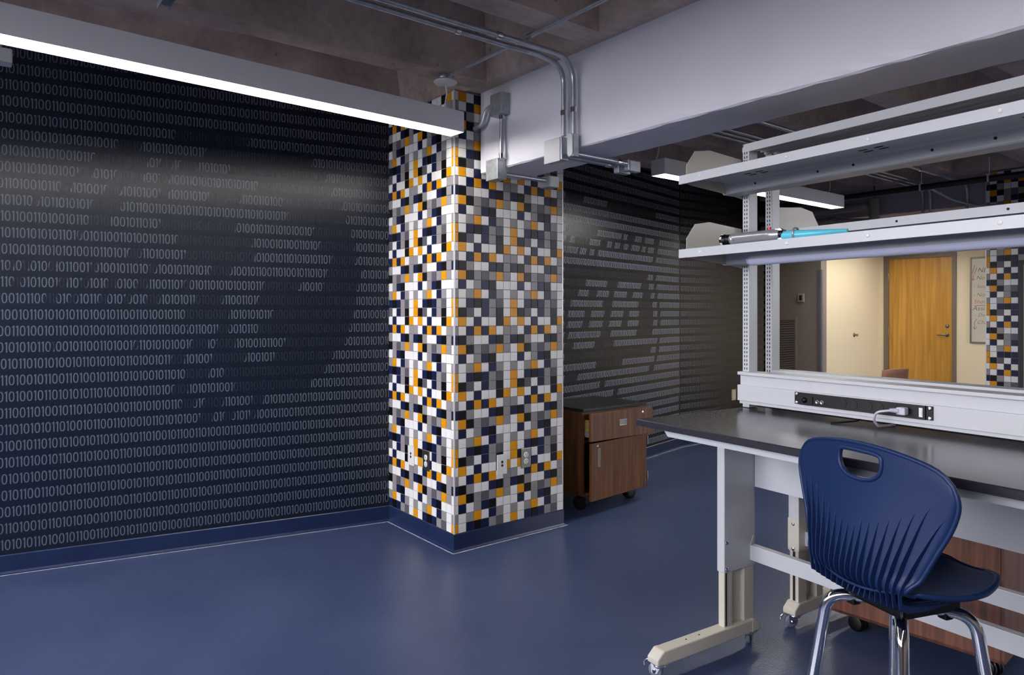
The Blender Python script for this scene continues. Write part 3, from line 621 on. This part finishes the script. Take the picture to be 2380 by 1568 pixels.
# ------------------------------------------------------------------ rolling cabinets
def caster(parent, x, y, rz, h=.075, twin=True):
    c = MB().box(x - .028, x + .028, y - .028, y + .028, h - .004, h).build('caster', M_black if twin else M_chrome, parent)
    a = Vector((cos(rz), sin(rz), 0)); w = .012; o = Vector((x, y, 0)) + a * .016; side = Vector((-a.y, a.x, 0)); R = h * .42
    mb = MB()
    for s in (-1, 1):
        q = o + side * s * .016
        mb.lathe((q.x, q.y, R), tuple(side), [(-.009, 0), (-.009, R * .82), (-.006, R), (.006, R), (.009, R * .82), (.009, 0)], 22)
    mb.build('wheel', M_black, c)
    MB().tube([(x, y, h - .004), (o.x, o.y, R)], [.014, .011], 10).build('fork', M_black, c)
    return c
def cabinet(loc, rz, label, W=.62, D=.48, z0=.107, zt=.69, wd1=None, wd2=None, drawer=.078, door=.06, detail=True, group='rolling cabinets'):
    wd1 = wd1 or M_wood_cab
    r = empty('rolling_cabinet', loc, rz, label, 'cabinet', group); t = .019
    mb = MB(); ztb = zt - .021
    mb.box(0, t, 0, D, z0, ztb); mb.box(W - t, W, 0, D, z0, ztb); mb.box(t, W - t, 0, D, z0, z0 + t); mb.box(t, W - t, D - .016, D - .012, z0 + t, ztb)
    mb.box(t, W - t, .0, .07, ztb - t, ztb); mb.box(t, W - t, .02, D - .02, .462, .474); mb.build('carcass', wd1, r)
    MB().box(-.004, W + .004, -.016, D + .01, ztb, zt, bv=.002).build('top', M_cabtop, r)
    # drawer
    df = MB().box(.004, W - .004, -drawer - .0, -drawer + .019, .481, ztb - .004, bv=.0015).build('drawer', wd1, r)
    mb = MB(); mb.box(.035, .047, -drawer + .019, D - .10, .50, .615); mb.box(W - .047, W - .035, -drawer + .019, D - .10, .50, .615); mb.box(.047, W - .047, -drawer + .019, D - .10, .50, .51); mb.box(.047, W - .047, D - .112, D - .10, .51, .615); mb.build('drawer_box', M_maple, df)
    for xx in (.0215, W - .034): MB().box(xx, xx + .0125, -drawer + .025, D - .10, .512, .54).build('slide', M_galv, df)
    if detail:
        mb = MB(); hx, hz, yy = W * .5, .585, -drawer
        for b in ((-.036, .036, .017, .021), (-.036, .036, -.021, -.017), (-.036, -.032, -.017, .017), (.032, .036, -.017, .017)): mb.box(hx + b[0], hx + b[1], yy - .004, yy, hz + b[2], hz + b[3])
        hh = mb.build('pull', M_chrome, df); MB().box(hx - .032, hx + .032, yy - .0012, yy, hz - .017, hz + .017).build('recess', M_steel, hh)
        MB().lathe((W - .11, yy, .635), (0, -1, 0), [(0, .011), (.004, .011), (.006, .008), (.006, 0)], 16).build('lock', M_chrome, df)
    # door hinged on the right, slightly open
    ang = math.asin(min(.9, door / (W - .01)))
    dr = MB().box(-(W - .008), 0, -.019, 0, z0 - .019, .468, bv=.0015).build('door', wd1, r); dr.location = (W - .004, 0, 0); dr.rotation_euler = (0, 0, ang)
    if detail:
        mb = MB(); x_ = -(W - .008) + .075
        for b in ((-.014, .014, .058, .061), (-.014, .014, -.061, -.058), (-.014, -.011, -.058, .058), (.011, .014, -.058, .058)): mb.box(x_ + b[0], x_ + b[1], -.023, -.019, .37 + b[2], .37 + b[3])
        hh = mb.build('pull', M_chrome, dr); MB().box(x_ - .011, x_ + .011, -.0202, -.019, .312, .428).build('recess', M_steel, hh)
        MB().lathe((x_ - .012, -.019, .447), (0, -1, 0), [(0, .009), (.004, .009), (.005, 0)], 14).build('lock', M_chrome, dr)
        for z in (.42, .165): MB().box(W - .002, W + .006, -.03, .012, z - .03, z + .03, bv=.002).build('hinge', M_chrome, r)
    mb = MB(); mb.box(.012, W - .012, D - .001, D + .003, z0 + .012, ztb - .012); mb.box(0, W, D - .004, D, z0, z0 + .012); mb.build('back_panel', wd1, r)
    for x, y in ((.07, .07), (W - .07, .07), (.07, D - .07), (W - .07, D - .07)): caster(r, x, y, radians(150 + 40 * x), z0)
    return r
cabinet((-3.36, 3.227, 0), pi / 2, 'brown rolling cabinet with open drawer and ajar door, black top, beside the near tiled pillar')

# ------------------------------------------------------------------ lab benches (back to back)
BO = Vector((-1.694, 1.895)); BT = Vector((.9956, -.0941)); BD = Vector((.0941, .9956)); BRZ = math.atan2(-.0941, .9956); BL = 1.83
def bw(T, D, z=0.): q = BO + BT * T + BD * D; return (q.x, q.y, z)
def bench_caster(parent, x, y, ang, h=.058, brake=True):
    c = MB().box(x - .026, x + .026, y - .026, y + .026, h - .004, h + .004, bv=.001).build('caster', M_chrome, parent)
    a = Vector((cos(ang), sin(ang), 0)); s = Vector((-a.y, a.x, 0)); o = Vector((x, y, 0)) + a * .016; R = .0265
    MB().lathe((o.x, o.y, R), tuple(s), [(-.009, 0), (-.009, R * .62), (-.009, R * .86), (-.006, R), (.006, R), (.009, R * .86), (.009, 0)], 24).build('wheel', M_wheel, c)
    mb = MB()
    for k in (-1, 1):
        q = o + s * k * .0125; p = Vector((x, y, 0)) + s * k * .0125
        mb.add([tuple(p + a * -.012 + Vector((0, 0, h - .004))), tuple(p + a * .03 + Vector((0, 0, h - .004))), tuple(q + a * .012 + Vector((0, 0, R - .008))), tuple(q - a * .010 + Vector((0, 0, R - .008)))], [[0, 1, 2, 3]])
        mb.lathe((q.x, q.y, R), tuple(s * k), [(0, .007), (.003, .007), (.004, 0)], 10)
    f = mb.build('fork', M_chrome, c); f.modifiers.new('solid', 'SOLIDIFY').thickness = .002
    MB().lathe((x, y, 0), (0, 0, 1), [(h - .014, 0), (h - .014, .022), (h - .005, .025), (h - .004, 0)], 18).build('swivel', M_chrome, c)
    if brake:
        p = o + a * .03
        MB().tube([tuple(o + a * .01 + Vector((0, 0, h - .004))), tuple(o + a * .034 + Vector((0, 0, h))), tuple(o + a * .046 + Vector((0, 0, h - .012))), tuple(o + a * .045 + Vector((0, 0, h - .026)))], .004, 8).build('brake_lever', M_chrome, c)
    return c
def bolt(mb, c, n, r=.007): mb.lathe(c, n, [(0, r * 1.5), (.0015, r * 1.5), (.0015, r), (.005, r * .9), (.006, 0)], 12)
def bench(root, cols, foot, colw, shelves, slot_rear=False, strip=False, bar_y=.59, lamp=False):
    L = BL; c0, c1 = cols
    # worktop
    mb = MB(); b = .003; x0, x1, y0, y1, za, zb = 0, L, 0, .64, .927, .95
    mb.add([(x0, y0, za), (x1, y0, za), (x1, y1, za), (x0, y1, za), (x0, y0, zb - b), (x1, y0, zb - b), (x1, y1, zb - b), (x0, y1, zb - b), (x0 + b, y0 + b, zb), (x1 - b, y0 + b, zb), (x1 - b, y1 - b, zb), (x0 + b, y1 - b, zb)], [[0, 3, 2, 1], [0, 1, 5, 4], [1, 2, 6, 5], [2, 3, 7, 6], [3, 0, 4, 7], [4, 5, 9, 8], [5, 6, 10, 9], [6, 7, 11, 10], [7, 4, 8, 11]], 1)
    mb.face([(x0 + b, y0 + b, zb), (x1 - b, y0 + b, zb), (x1 - b, y1 - b, zb), (x0 + b, y1 - b, zb)], 0)
    mb.build('worktop', [M_top, M_topedge], root)
    mb = MB(); mb.prism([(.078, .927), (.105, .897), (L - .105, .897), (L - .078, .927)], 'Y', .05, .08); mb.build('front_rail', M_bench, root)
    mb = MB(); mb.box(.04, L - .04, .600, .604, .635, .926); p = mb.build('modesty_panel', M_bench, root)
    for x in (.245, .9, 1.5): MB().cyl((x, .5995, .80), (x, .5985, .80), .004, 10).build('rivet_hole', M_dark, p)
    MB().box(.035, L - .035, bar_y - .015, bar_y + .015, .345, .405, bv=.002).build('crossbar', M_bench, root)
    for sx in (0, 1):
        X = lambda a: a if sx == 0 else L - a
        def bx(mb, a, b_, *r, **k): return mb.box(X(a), X(b_), *r, **k)
        mb = MB(); bx(mb, 0, colw, c0, c1, .32, .926, bv=.004); col = mb.build('column', M_bench, root)
        mb = MB(); iw0, iw1 = .004, colw - .004
        bx(mb, iw0, iw1, c0 + .004, c0 + .05, .10, .34, bv=.003); bx(mb, iw0, iw1, c1 - .062, c1 - .004, .10, .34, bv=.003); bx(mb, iw0, iw0 + .01, c0 + .05, c1 - .062, .10, .34)
        mb.build('inner_column', M_beige, root)
        mb = MB()
        if slot_rear: bx(mb, colw * .38, colw * .62, c1 - .0045, c1 - .0034, .112, .32)
        else: bx(mb, iw1 - .001, iw1 + .0006, c0 + .011, c0 + .019, .112, .32)
        mb.build('slot', M_dark, col)
        for z in (.437, .333):
            mb = MB()
            if slot_rear: bolt(mb, (X(colw / 2), c1, z), (0, 1, 0))
            else: bolt(mb, (X(colw), c0 + .016, z), (1 if sx == 0 else -1, 0, 0), .0055)
            mb.build('bolt', M_chrome, col)
        if slot_rear:
            mb = MB(); bx(mb, -.002, colw + .002, c0 - .002, c1 + .002, .325, .46, bv=.003); mb.build('sleeve', M_beige, col)
        f0, f1 = foot; cx0, cx1 = (-.007, .046) if colw < .045 else (-.004, .054)
        mb = MB(); pr = [(f0, .064), (f0 + .012, .058), (f1 - .012, .058), (f1, .064), (f1, .082), (f1 - .03, .108), (f0 + .03, .108), (f0, .082)]
        mb.prism(pr, 'X', X(cx0), X(cx1)); ft = mb.build('foot', M_beige, root); bv = ft.modifiers.new('bevel', 'BEVEL'); bv.width = .004; bv.segments = 2
        for e, y in ((0, f0), (1, f1)):
            s = 1 if e == 0 else -1
            mb = MB(); mb.prism([(y - s * .002, .062), (y + s * .05, .056), (y + s * .05, .1092), (y + s * .03, .1092), (y - s * .002, .083)], 'X', X(cx0 - .0012), X(cx1 + .0012)); ec = mb.build('end_cap', M_beige, ft); bv = ec.modifiers.new('bevel', 'BEVEL'); bv.width = .005; bv.segments = 2
        for y in (f0 + .17, f0 + .24): MB().cyl((X((cx0 + cx1) / 2), y, .108), (X((cx0 + cx1) / 2), y, .1086), .004, 8).build('screw_hole', M_dark, ft)
        xc = X((cx0 + cx1) / 2)
        bench_caster(root, xc, f0 + .035, radians(200)); bench_caster(root, xc, f1 - .04, radians(115 if not slot_rear else 60))
        # upright with slots
        mb = MB(); bx(mb, 0, .032, .576, .627, .952, 1.985, bv=.002); up = mb.build('upright', M_bench, root)
        mb = MB()
        for k in range(62):
            z = .972 + k * .0163
            for q in (.0085, .0195):
                bx(mb, q, q + .0035, .5752, .5762, z, z + .0095)
                if slot_rear: bx(mb, q, q + .0035, .6268, .6278, z, z + .0095)
        mb.build('upright_slots', M_dark, up)
        mb = MB(); mb.prism([(bar_y - .015, .405), (bar_y + .004, .405), (bar_y + .004, .44)], 'X', X(colw), X(colw + .002)); mb.build('gusset', M_beige, root)
    # top tie rail: open channel
    mb = MB(); mb.prism([(0, 1.976), (L, 1.976), (L, 1.994), (L - .014, 2.008), (.014, 2.008), (0, 1.994)], 'Y', .574, .577); mb.box(0, L, .577, .655, 2.005, 2.008); mb.box(0, L, .632, .635, 1.985, 2.005); mb.box(0, L, .577, .586, 1.976, 1.979); mb.box(0, L, .655, .658, 1.99, 2.008)
    mb.build('top_rail', M_bench, root)
    # rear service rail
    mb = MB(); mb.box(0, L, .544, .625, 1.083, 1.0955, bv=.002); mb.build('rail_cap', M_bench, root)
    mb = MB(); mb.box(.004, L - .004, .558, .575, .972, 1.083); mb.box(.004, L - .004, .553, .558, .969, .981); mb.build('service_panel', M_bench, root)
    MB().box(0, L, .544, .558, .981, 1.043, bv=.002).build('wireway', M_bench, root)
    for xk in (.49, 1.16):
        mb = MB(); mb.tube([(xk, .60, .967), (xk + .01, .55, .962), (xk - .03, .50, .955), (xk - .05, .49, .9535)], .003, 7); mb.build('cable_end', M_black, root)
    for zs in shelves:
        y0 = .235; z_ = zs
        prof = [(y0, z_), (y0, z_ - .032), (y0 + .012, z_ - .032), (y0 + .012, z_ - .030), (y0 + .0025, z_ - .030), (y0 + .0025, z_ - .006), (.462, z_ - .006), (.472, z_ - .012), (.480, z_ - .046), (.486, z_ - .050), (.560, z_ - .050), (.568, z_ - .046), (.568, z_)]
        if slot_rear: prof = prof[:6] + [(.5655, z_ - .006), (.5655, z_ - .032), (.568, z_ - .032), (.568, z_)]
        sh = MB().prism(prof, 'X', -.02, L + .02).build('shelf', M_bench, root)
        for xe in (-.004, L + .004):
            s = 1 if xe < 1 else -1
            pl = [(.258, z_ - .03), (.258, z_ + .042), (.304, z_ + .100), (.384, z_ + .113), (.572, z_ + .098), (.576, z_ - .06), (.50, z_ - .05), (.29, z_ - .034)]
            MB().prism(pl, 'X', xe, xe + s * .002).build('shelf_bracket', M_beige, sh)
        for x in (.085, .45, .72, 1.06, 1.31, 1.66): MB().lathe((x, y0, z_ - .015), (0, -1, 0), [(0, .0065), (.0015, .006), (.0025, .003), (.0027, 0)], 12).build('rivet', M_white, sh)
        for x in (.16, .60, 1.05, 1.30):
            for dx in (0, .05):
                for dy in (0, .03): MB().box(x + dx, x + dx + .028, .385 + dy, .395 + dy, z_ - .0068, z_ - .0058).build('shelf_slot', M_dark, sh)
        for x in (.14, .40, .53, .78, .95, 1.3):
            mb = MB()
            if not slot_rear: mb.cyl((x, .4752, z_ - .0275), (x, .4742, z_ - .0280), .0045, 10)
            else: mb.cyl((x + .02, .5678, z_ - .016), (x + .02, .5688, z_ - .016), .0045, 10)
            mb.build('bolt_hole', M_dark, sh)
        if lamp and zs == min(shelves):
            lr = MB().box(.19, 1.62, .375, .425, z_ - .046, z_ - .0065).build('task_lamp', M_bench, root)
            MB().grid(lambda a, b: (.185 + 1.44 * a, .40 + .028 * cos(pi * b), z_ - .044 - .022 * sin(pi * b)), 1, 14).build('lamp_cover', mat('lamp_cover', '#d4d7ee', .3), lr)
            for x in (.185, 1.625):
                mb = MB(); mb.prism([(.40 + .03 * cos(pi * b / 12), z_ - .042 - .024 * sin(pi * b / 12)) for b in range(13)], 'X', x - .004, x + .004); mb.build('lamp_end', mat('lamp_end', '#c3c5dd', .35), lr)
    if strip:
        yb = .5395; zc = 1.0175
        ps = MB().box(.285, .729, yb - .004, .544, zc - .022, zc + .022, bv=.001).build('power_strip', mat('strip_black', '#0e0d13', .45, spec=.3), root)
        mb = MB(); mb.box(.2635, .285, yb + .0005, .544, zc - .022, zc + .022, bv=.0012); mb.box(.729, .7505, yb + .0005, .544, zc - .022, zc + .022, bv=.0012); mb.build('mounting_ear', mat('strip_black', '#0e0d13', .45, spec=.3), ps)
        for x in (.2725, .7415):
            for z in (zc - .0155, zc + .0155):
                mb = MB(); mb.lathe((x, yb, z), (0, -1, 0), [(0, .0058), (.002, .0056), (.0032, .0035), (.0028, .002), (.0028, 0)], 14); mb.build('screw', M_chrome, ps)
        y = yb - .004
        mb = MB(); mb.lathe((.308, y, zc - .004), (0, -1, 0), [(0, .0105), (.002, .0105), (.003, .008), (.008, .007), (.0085, 0)], 16); mb.build('breaker_knob', M_black, ps)
        MB().box(.327, .341, y - .004, y, zc - .016, zc + .012, bv=.001).build('rocker_switch', M_black, ps)
        for x in (.358, .376):
            mb = MB(); mb.lathe((x, y, zc - .006), (0, -1, 0), [(0, .0075), (.0012, .0075), (.0016, .0055), (.001, .005), (.001, 0)], 16); mb.build('indicator', M_steel, ps)
        for x in (.453, .492, .543, .581, .6325, .669):
            mb = MB(); n = 8; mb.prism([(x + .0172 * cos(pi / 8 + k * pi / 4), zc + .0172 * sin(pi / 8 + k * pi / 4)) for k in range(n)], 'Y', y - .0016, y); so = mb.build('socket', M_black, ps)
            mb = MB(); mb.box(x - .008, x - .0065, y - .0019, y - .0015, zc - .004, zc + .005); mb.box(x + .0065, x + .008, y - .0019, y - .0015, zc - .005, zc + .006); mb.cyl((x, y - .0019, zc - .009), (x, y - .0015, zc - .009), .0025, 8); mb.build('socket_slots', M_dark, so)
        lb = MB().box(.7105, .7215, y - .0005, y, zc - .0145, zc + .0145).build('sticker', M_white, ps)
        mb = MB()
        for k in range(5): mb.box(.7185, .7198, y - .0009, y - .0005, zc - .009 + k * .0035, zc - .0072 + k * .0035)
        mb.build('sticker_print', M_dark, lb)
front = empty('lab_bench', bw(0, 0), BRZ, 'nearer grey lab bench on casters with two shelves and a power strip', 'bench')
bench(front, (.424, .606), (.062, .625), .037, [1.849, 1.570], strip=True, lamp=True)
rear = empty('lab_bench', bw(BL, 1.345), BRZ + pi, 'farther lab bench standing back to back behind the nearer one', 'bench')
bench(rear, (.295, .475), (-.055, .505), .05, [1.674], slot_rear=True, bar_y=.42)

root = empty('power_plug', bw(.669, .5335, 1.0175), BRZ, 'pale grey plug and cord in the last socket of the bench power strip', 'plug')
MB().box(-.016, .012, -.026, -.001, -.012, .012, bv=.004).build('plug_body', M_cord, root)
MB().lathe((-.012, -.022, .0), (-.75, -.6, .05), [(0, .0085), (.012, .0075), (.024, .006)], 12).build('strain_relief', M_cord, root)
MB().tube(bend([(-.028, -.035, 0), (-.070, -.045, -.008), (-.086, -.030, -.038), (-.086, -.004, -.0605), (-.086, .03, -.0625), (-.080, .085, -.0625)], .03, 5), .004, 10).build('cord', M_cord, root)

# ------------------------------------------------------------------ toy light sword on the lower shelf
SZ = 1.570; p0 = Vector(bw(.155, .262)); p1 = Vector(bw(.632, .277)); dxy = (p1 - p0); ln = dxy.length
root = empty('toy_sword', (p0.x, p0.y, SZ), math.atan2(dxy.y, dxy.x), 'toy light sword with silver hilt and aqua blade lying on the lower shelf', 'toy')
R = .0205; zc = R
mb = MB(); mb.lathe((0, 0, zc), (1, 0, 0), [(0, 0), (.001, .006), (.006, .014), (.012, R), (.024, R), (.027, .0165), (.031, .0165), (.033, .0185), (.037, .0165), (.041, .0185), (.045, .0165), (.052, .017), (.052, 0)], 24); pm = mb.build('pommel', M_black, root)
mb = MB()
for k in range(6):
    a = pi / 3 * k + .25; mb.box(.013, .021, -.005, .005, .019, .0215, bv=.001)
    for i in range(len(mb.v) - 0): pass
    n_ = len(mb.v)
    start = getattr(mb, 'st', 0)
    for i in range(start, n_):
        x, y, z = mb.v[i]; mb.v[i] = (x, y * cos(a) - z * sin(a), zc + y * sin(a) + z * cos(a))
    mb.st = n_
mb.build('pommel_studs', M_white, pm)
mb = MB(); mb.lathe((0, 0, zc), (1, 0, 0), [(.052, 0), (.052, .0198), (.062, .0198), (.063, .0192), (.065, .0192), (.066, .0198), (.20, .0190), (.201, .0198), (.222, .0198), (.238, .0175), (.246, .015)], 28); hb = mb.build('hilt', M_silver, root)
mb = MB(); mb.prism([(.225, zc - .014), (.25, zc - .017), (.262, zc - .019), (.252, zc), (.258, zc + .012), (.25, zc + .02), (.225, zc + .017)], 'Y', -.008, .008); mb.build('emitter_shroud', M_silver, hb)
MB().cyl((.205, 0, zc + .017), (.205, 0, zc + .028), .0058, 14).build('red_button', M_red, hb)
MB().cyl((.23, 0, zc + .016), (.23, 0, zc + .022), .003, 10).build('white_button', M_white, hb)
MB().cyl((.073, -.0195, zc - .006), (.073, -.0200, zc - .006), .002, 8).build('screw_hole', M_dark, hb)
MB().cyl((.244, 0, zc), (.262, 0, zc), .0145, 18).build('blade_socket', M_black, root)
bl = MB().lathe((0, 0, zc), (1, 0, -.022), [(.256, 0), (.256, .013), (.260, .0155), (.30, .0165), (.306, .0165), (.312, .0145), (ln, .0065), (ln, 0)], 24).build('blade', M_aqua, root)
MB().lathe((.303, 0, zc - .003), (1, 0, 0), [(-.003, .0166), (-.003, .0205), (.003, .0205), (.003, .0166)], 24).build('blade_ring', M_silver, bl)

# ------------------------------------------------------------------ blue stool-height chair
CH = empty('stool_chair', (-.7654, 1.8115, 0), -.3386, 'blue plastic stool-height chair with chrome legs pulled up to the nearer bench', 'chair')
def interp(tab, t):
    for (a, b), (c, d) in zip(tab[:-1], tab[1:]):
        if t <= c or (c, d) == tab[-1]:
            k = (t - a) / (c - a); k = max(0, min(1, k)); return b + (d - b) * k
def smooth_tab(pts, n=6):
    """Catmull-Rom through points"""
    out = []; P = [Vector(p) for p in pts]
    for i in range(len(P) - 1):
        a, b, c, d = P[max(i - 1, 0)], P[i], P[i + 1], P[min(i + 2, len(P) - 1)]
        for k in range(n):
            t = k / n; out.append(.5 * ((2 * b) + (c - a) * t + (2 * a - 5 * b + 4 * c - d) * t * t + (3 * b - a - 3 * c + d) * t ** 3))
    out.append(P[-1]); return out
# (y, z, half width, edge lift along local up/forward, top drop)
KEY = [(-.119, 1.016, .222, .026, 1.), (-.120, .986, .232, .028, .9), (-.122, .942, .233, .030, .62), (-.128, .876, .219, .032, .25), (-.137, .81, .195, .032, 0.), (-.147, .752, .170, .030, 0.), (-.151, .712, .150, .026, 0.), (-.140, .690, .138, .026, .0),
       (-.105, .678, .142, .024, 0.), (-.02, .671, .170, .022, 0.), (.05, .670, .176, .025, 0.), (.11, .673, .158, .025, 0.), (.165, .677, .128, .020, 0.), (.205, .679, .094, .013, 0.), (.234, .675, .05, .006, 0.)]
rows = []
ky = smooth_tab([(k[0], k[1], k[2]) for k in KEY], 5); kz = smooth_tab([(k[3], k[4], 0) for k in KEY], 5)
for i, (a, b) in enumerate(zip(ky, kz)): rows.append((a.x, a.y, a.z, b.x, b.y))
NR = len(rows); NS = 28
def shell_pt(u, i):
    y, z, w, lift, drop = rows[i]
    f = i / (NR - 1); back = max(0., min(1., (z - .66) / .08)) if i < NR * .56 else 0.
    if i < NR * .56 and z > .66: pass
    e = u * u
    return Vector((u * w, y + lift * e * back, z - drop * (.034 * e + .022 * e ** 6) + lift * e * (1 - back)))
mb = MB()
vs = [tuple(shell_pt(-1 + 2 * k / NS, i)) for i in range(NR) for k in range(NS + 1)]
mb.add(vs, [[i * (NS + 1) + k, (i + 1) * (NS + 1) + k, (i + 1) * (NS + 1) + k + 1, i * (NS + 1) + k + 1] for i in range(NR - 1) for k in range(NS)], 0, True)
shell = mb.build('seat_shell', M_blueplastic, CH)
HC = (0., .975); HW = .060
def hole_outline(grow=0., n=56):
    pts = []
    for k in range(n):
        a = 2 * pi * k / n; c, s = cos(a), sin(a); e = .42 if s > 0 else .86
        pts.append((HC[0] + (HW + grow) * math.copysign(abs(c) ** e, c), HC[1] + math.copysign(abs(s) ** e, s) * ((.020 if s > 0 else .040) + grow)))
    return pts
sm = shell.modifiers.new('solid', 'SOLIDIFY'); sm.thickness = .006; sm.offset = 0
cut = MB().prism(hole_outline(), 'Y', -.3, .1).build('cutter', M_blueplastic, None, recalc=True)
bo = shell.modifiers.new('hole', 'BOOLEAN'); bo.operation = 'DIFFERENCE'; bo.object = cut; bo.solver = 'EXACT'
bpy.context.view_layer.update()
cut.matrix_world = CH.matrix_world
bpy.context.view_layer.update()
dg = bpy.context.evaluated_depsgraph_get(); me = bpy.data.meshes.new_from_object(shell.evaluated_get(dg))
shell.modifiers.clear(); shell.data = me; bpy.data.objects.remove(cut)
for p in me.polygons: p.use_smooth = True
def back_y(x, z):
    """y of the rear of the back shell at x, z"""
    best = None
    for a, b in zip(rows[:-1], rows[1:]):
        if a[1] >= z >= b[1] and a[0] < -.05:
            t = (a[1] - z) / max(1e-6, a[1] - b[1]); w = a[2] + (b[2] - a[2]) * t; l = a[3] + (b[3] - a[3]) * t; y = a[0] + (b[0] - a[0]) * t
            bk = max(0., min(1., (z - .66) / .08)); return y + l * min(1.2, (x / w) ** 2) * bk
    return -.10
mb = MB()                                                   # rolled rim all round, and the lip of the hand hole
edge = [shell_pt(-1, i) for i in range(NR - 1, -1, -1)] + [shell_pt(-1 + 2 * k / NS, 0) for k in range(1, NS)] + [shell_pt(1, i) for i in range(NR)] + [shell_pt(1 - 2 * k / NS, NR - 1) for k in range(1, NS + 1)]
mb.tube(edge, [.0055 if (p.y < -.1 or p.z > .70) else .0072 for p in edge], 8, 0, False)
mb.tube([(x, back_y(x, .694) - .006 + .5 * x * x, .684 + 1.3 * x * x) for x in [-.138 + .0115 * k for k in range(25)]], .0035, 8, 0)
ho = hole_outline(.004); ring = [(x, back_y(x, z) - .003, z) for x, z in ho]; mb.tube(ring + ring[:2], .0055, 8, 0, False)
mb.build('rim', M_blueplastic, shell)
NF = 17; mb = MB()
tops = [.905, .90, .885, .868, .852, .841, .833, .827, .823, .821, .823, .828, .836, .848, .865, .885, .87]
for k in range(NF):
    q = -1 + 2 * k / (NF - 1); xb = q * .134; xt = q * .150 + q * abs(q) * .062; zt = tops[k] + (.02 if q > 0 else 0)
    path = []
    for j in range(15):
        t = j / 14; z = zt + (.682 + 1.2 * xb * xb - zt) * t; x = xt + (xb - xt) * (t ** .8)
        hgt = .001 + .014 * min(1, t * 1.6) * (1 - .45 * max(0, t - .8) / .2)
        path.append((Vector((x, back_y(x, z) - .002, z)), Vector((0, -1, 0)), hgt))
    for j, (yy, zz, hh) in enumerate(((-.138, .672, .014), (-.115, .664, .017), (-.06, .659, .014), (.0, .657, .004))):
        path.append((Vector((xb, yy, zz + .6 * xb * xb)), Vector((0, -.5, -1)).normalized(), hh))
    th = .0021; vs = []; 
    for P_, n_, h_ in path:
        vs += [P_ + Vector((-th, 0, 0)), P_ + n_ * h_ + Vector((-th * .55, 0, 0)), P_ + n_ * h_ + Vector((th * .55, 0, 0)), P_ + Vector((th, 0, 0))]
    fs = []
    for j in range(len(path) - 1):
        o_ = j * 4
        for a in range(3): fs.append([o_ + a, o_ + a + 1, o_ + 4 + a + 1, o_ + 4 + a])
    mb.add([tuple(v) for v in vs], fs, 0, False)
mb.build('back_ribs', M_blueplastic, shell)
MB().box(-.09, .09, -.085, .10, .618, .662, bv=.008).build('under_seat_mount', M_black, CH)
for sx in (-1, 1):
    for sy in (-1, 1):
        leg = MB().tube(bend([(sx * .02, sy * .02, .618), (sx * .112, sy * .112, .613), (sx * .178, sy * .178, .012)], .055, 10), .0145, 16).build('leg', M_chrome, CH)
        MB().lathe((sx * .178, sy * .178, 0), (0, 0, 1), [(0, 0), (0, .017), (.014, .018), (.022, .0155), (.022, 0)], 16).build('glide', M_black, leg)
        MB().box(sx * .07 - .012, sx * .07 + .012, sy * .07 - .012, sy * .07 + .012, .596, .612, bv=.003).build('clip', M_black, CH)
fr = .145 + .003
for a, b in (((-1, -1), (1, -1)), ((1, -1), (1, 1)), ((1, 1), (-1, 1)), ((-1, 1), (-1, -1))):
    MB().tube([(a[0] * fr, a[1] * fr, .30), (b[0] * fr, b[1] * fr, .30)], .0085, 12).build('foot_bar', M_chrome, CH)

# ------------------------------------------------------------------ cabinets stored under the benches
def cab_back(BLc, BRc, label, **k):
    a, b = Vector(BLc[:2]), Vector(BRc[:2]); X = (a - b).normalized(); Y = Vector((-X.y, X.x)); D = .48
    q = b - Y * D
    return cabinet((q.x, q.y, 0), math.atan2(X.y, X.x), label, wd1=M_wood_cab2, z0=.075, drawer=0.019, door=.0, **k)
cab_back(bw(.117, 1.0), bw(.724, 1.09), 'reddish brown rolling cabinet under the farther bench, its plain back towards the blue chair')
cab_back(bw(-.02, 1.56), bw(.58, 1.6), 'dark brown cabinet farther back, mostly hidden behind the farther bench leg')
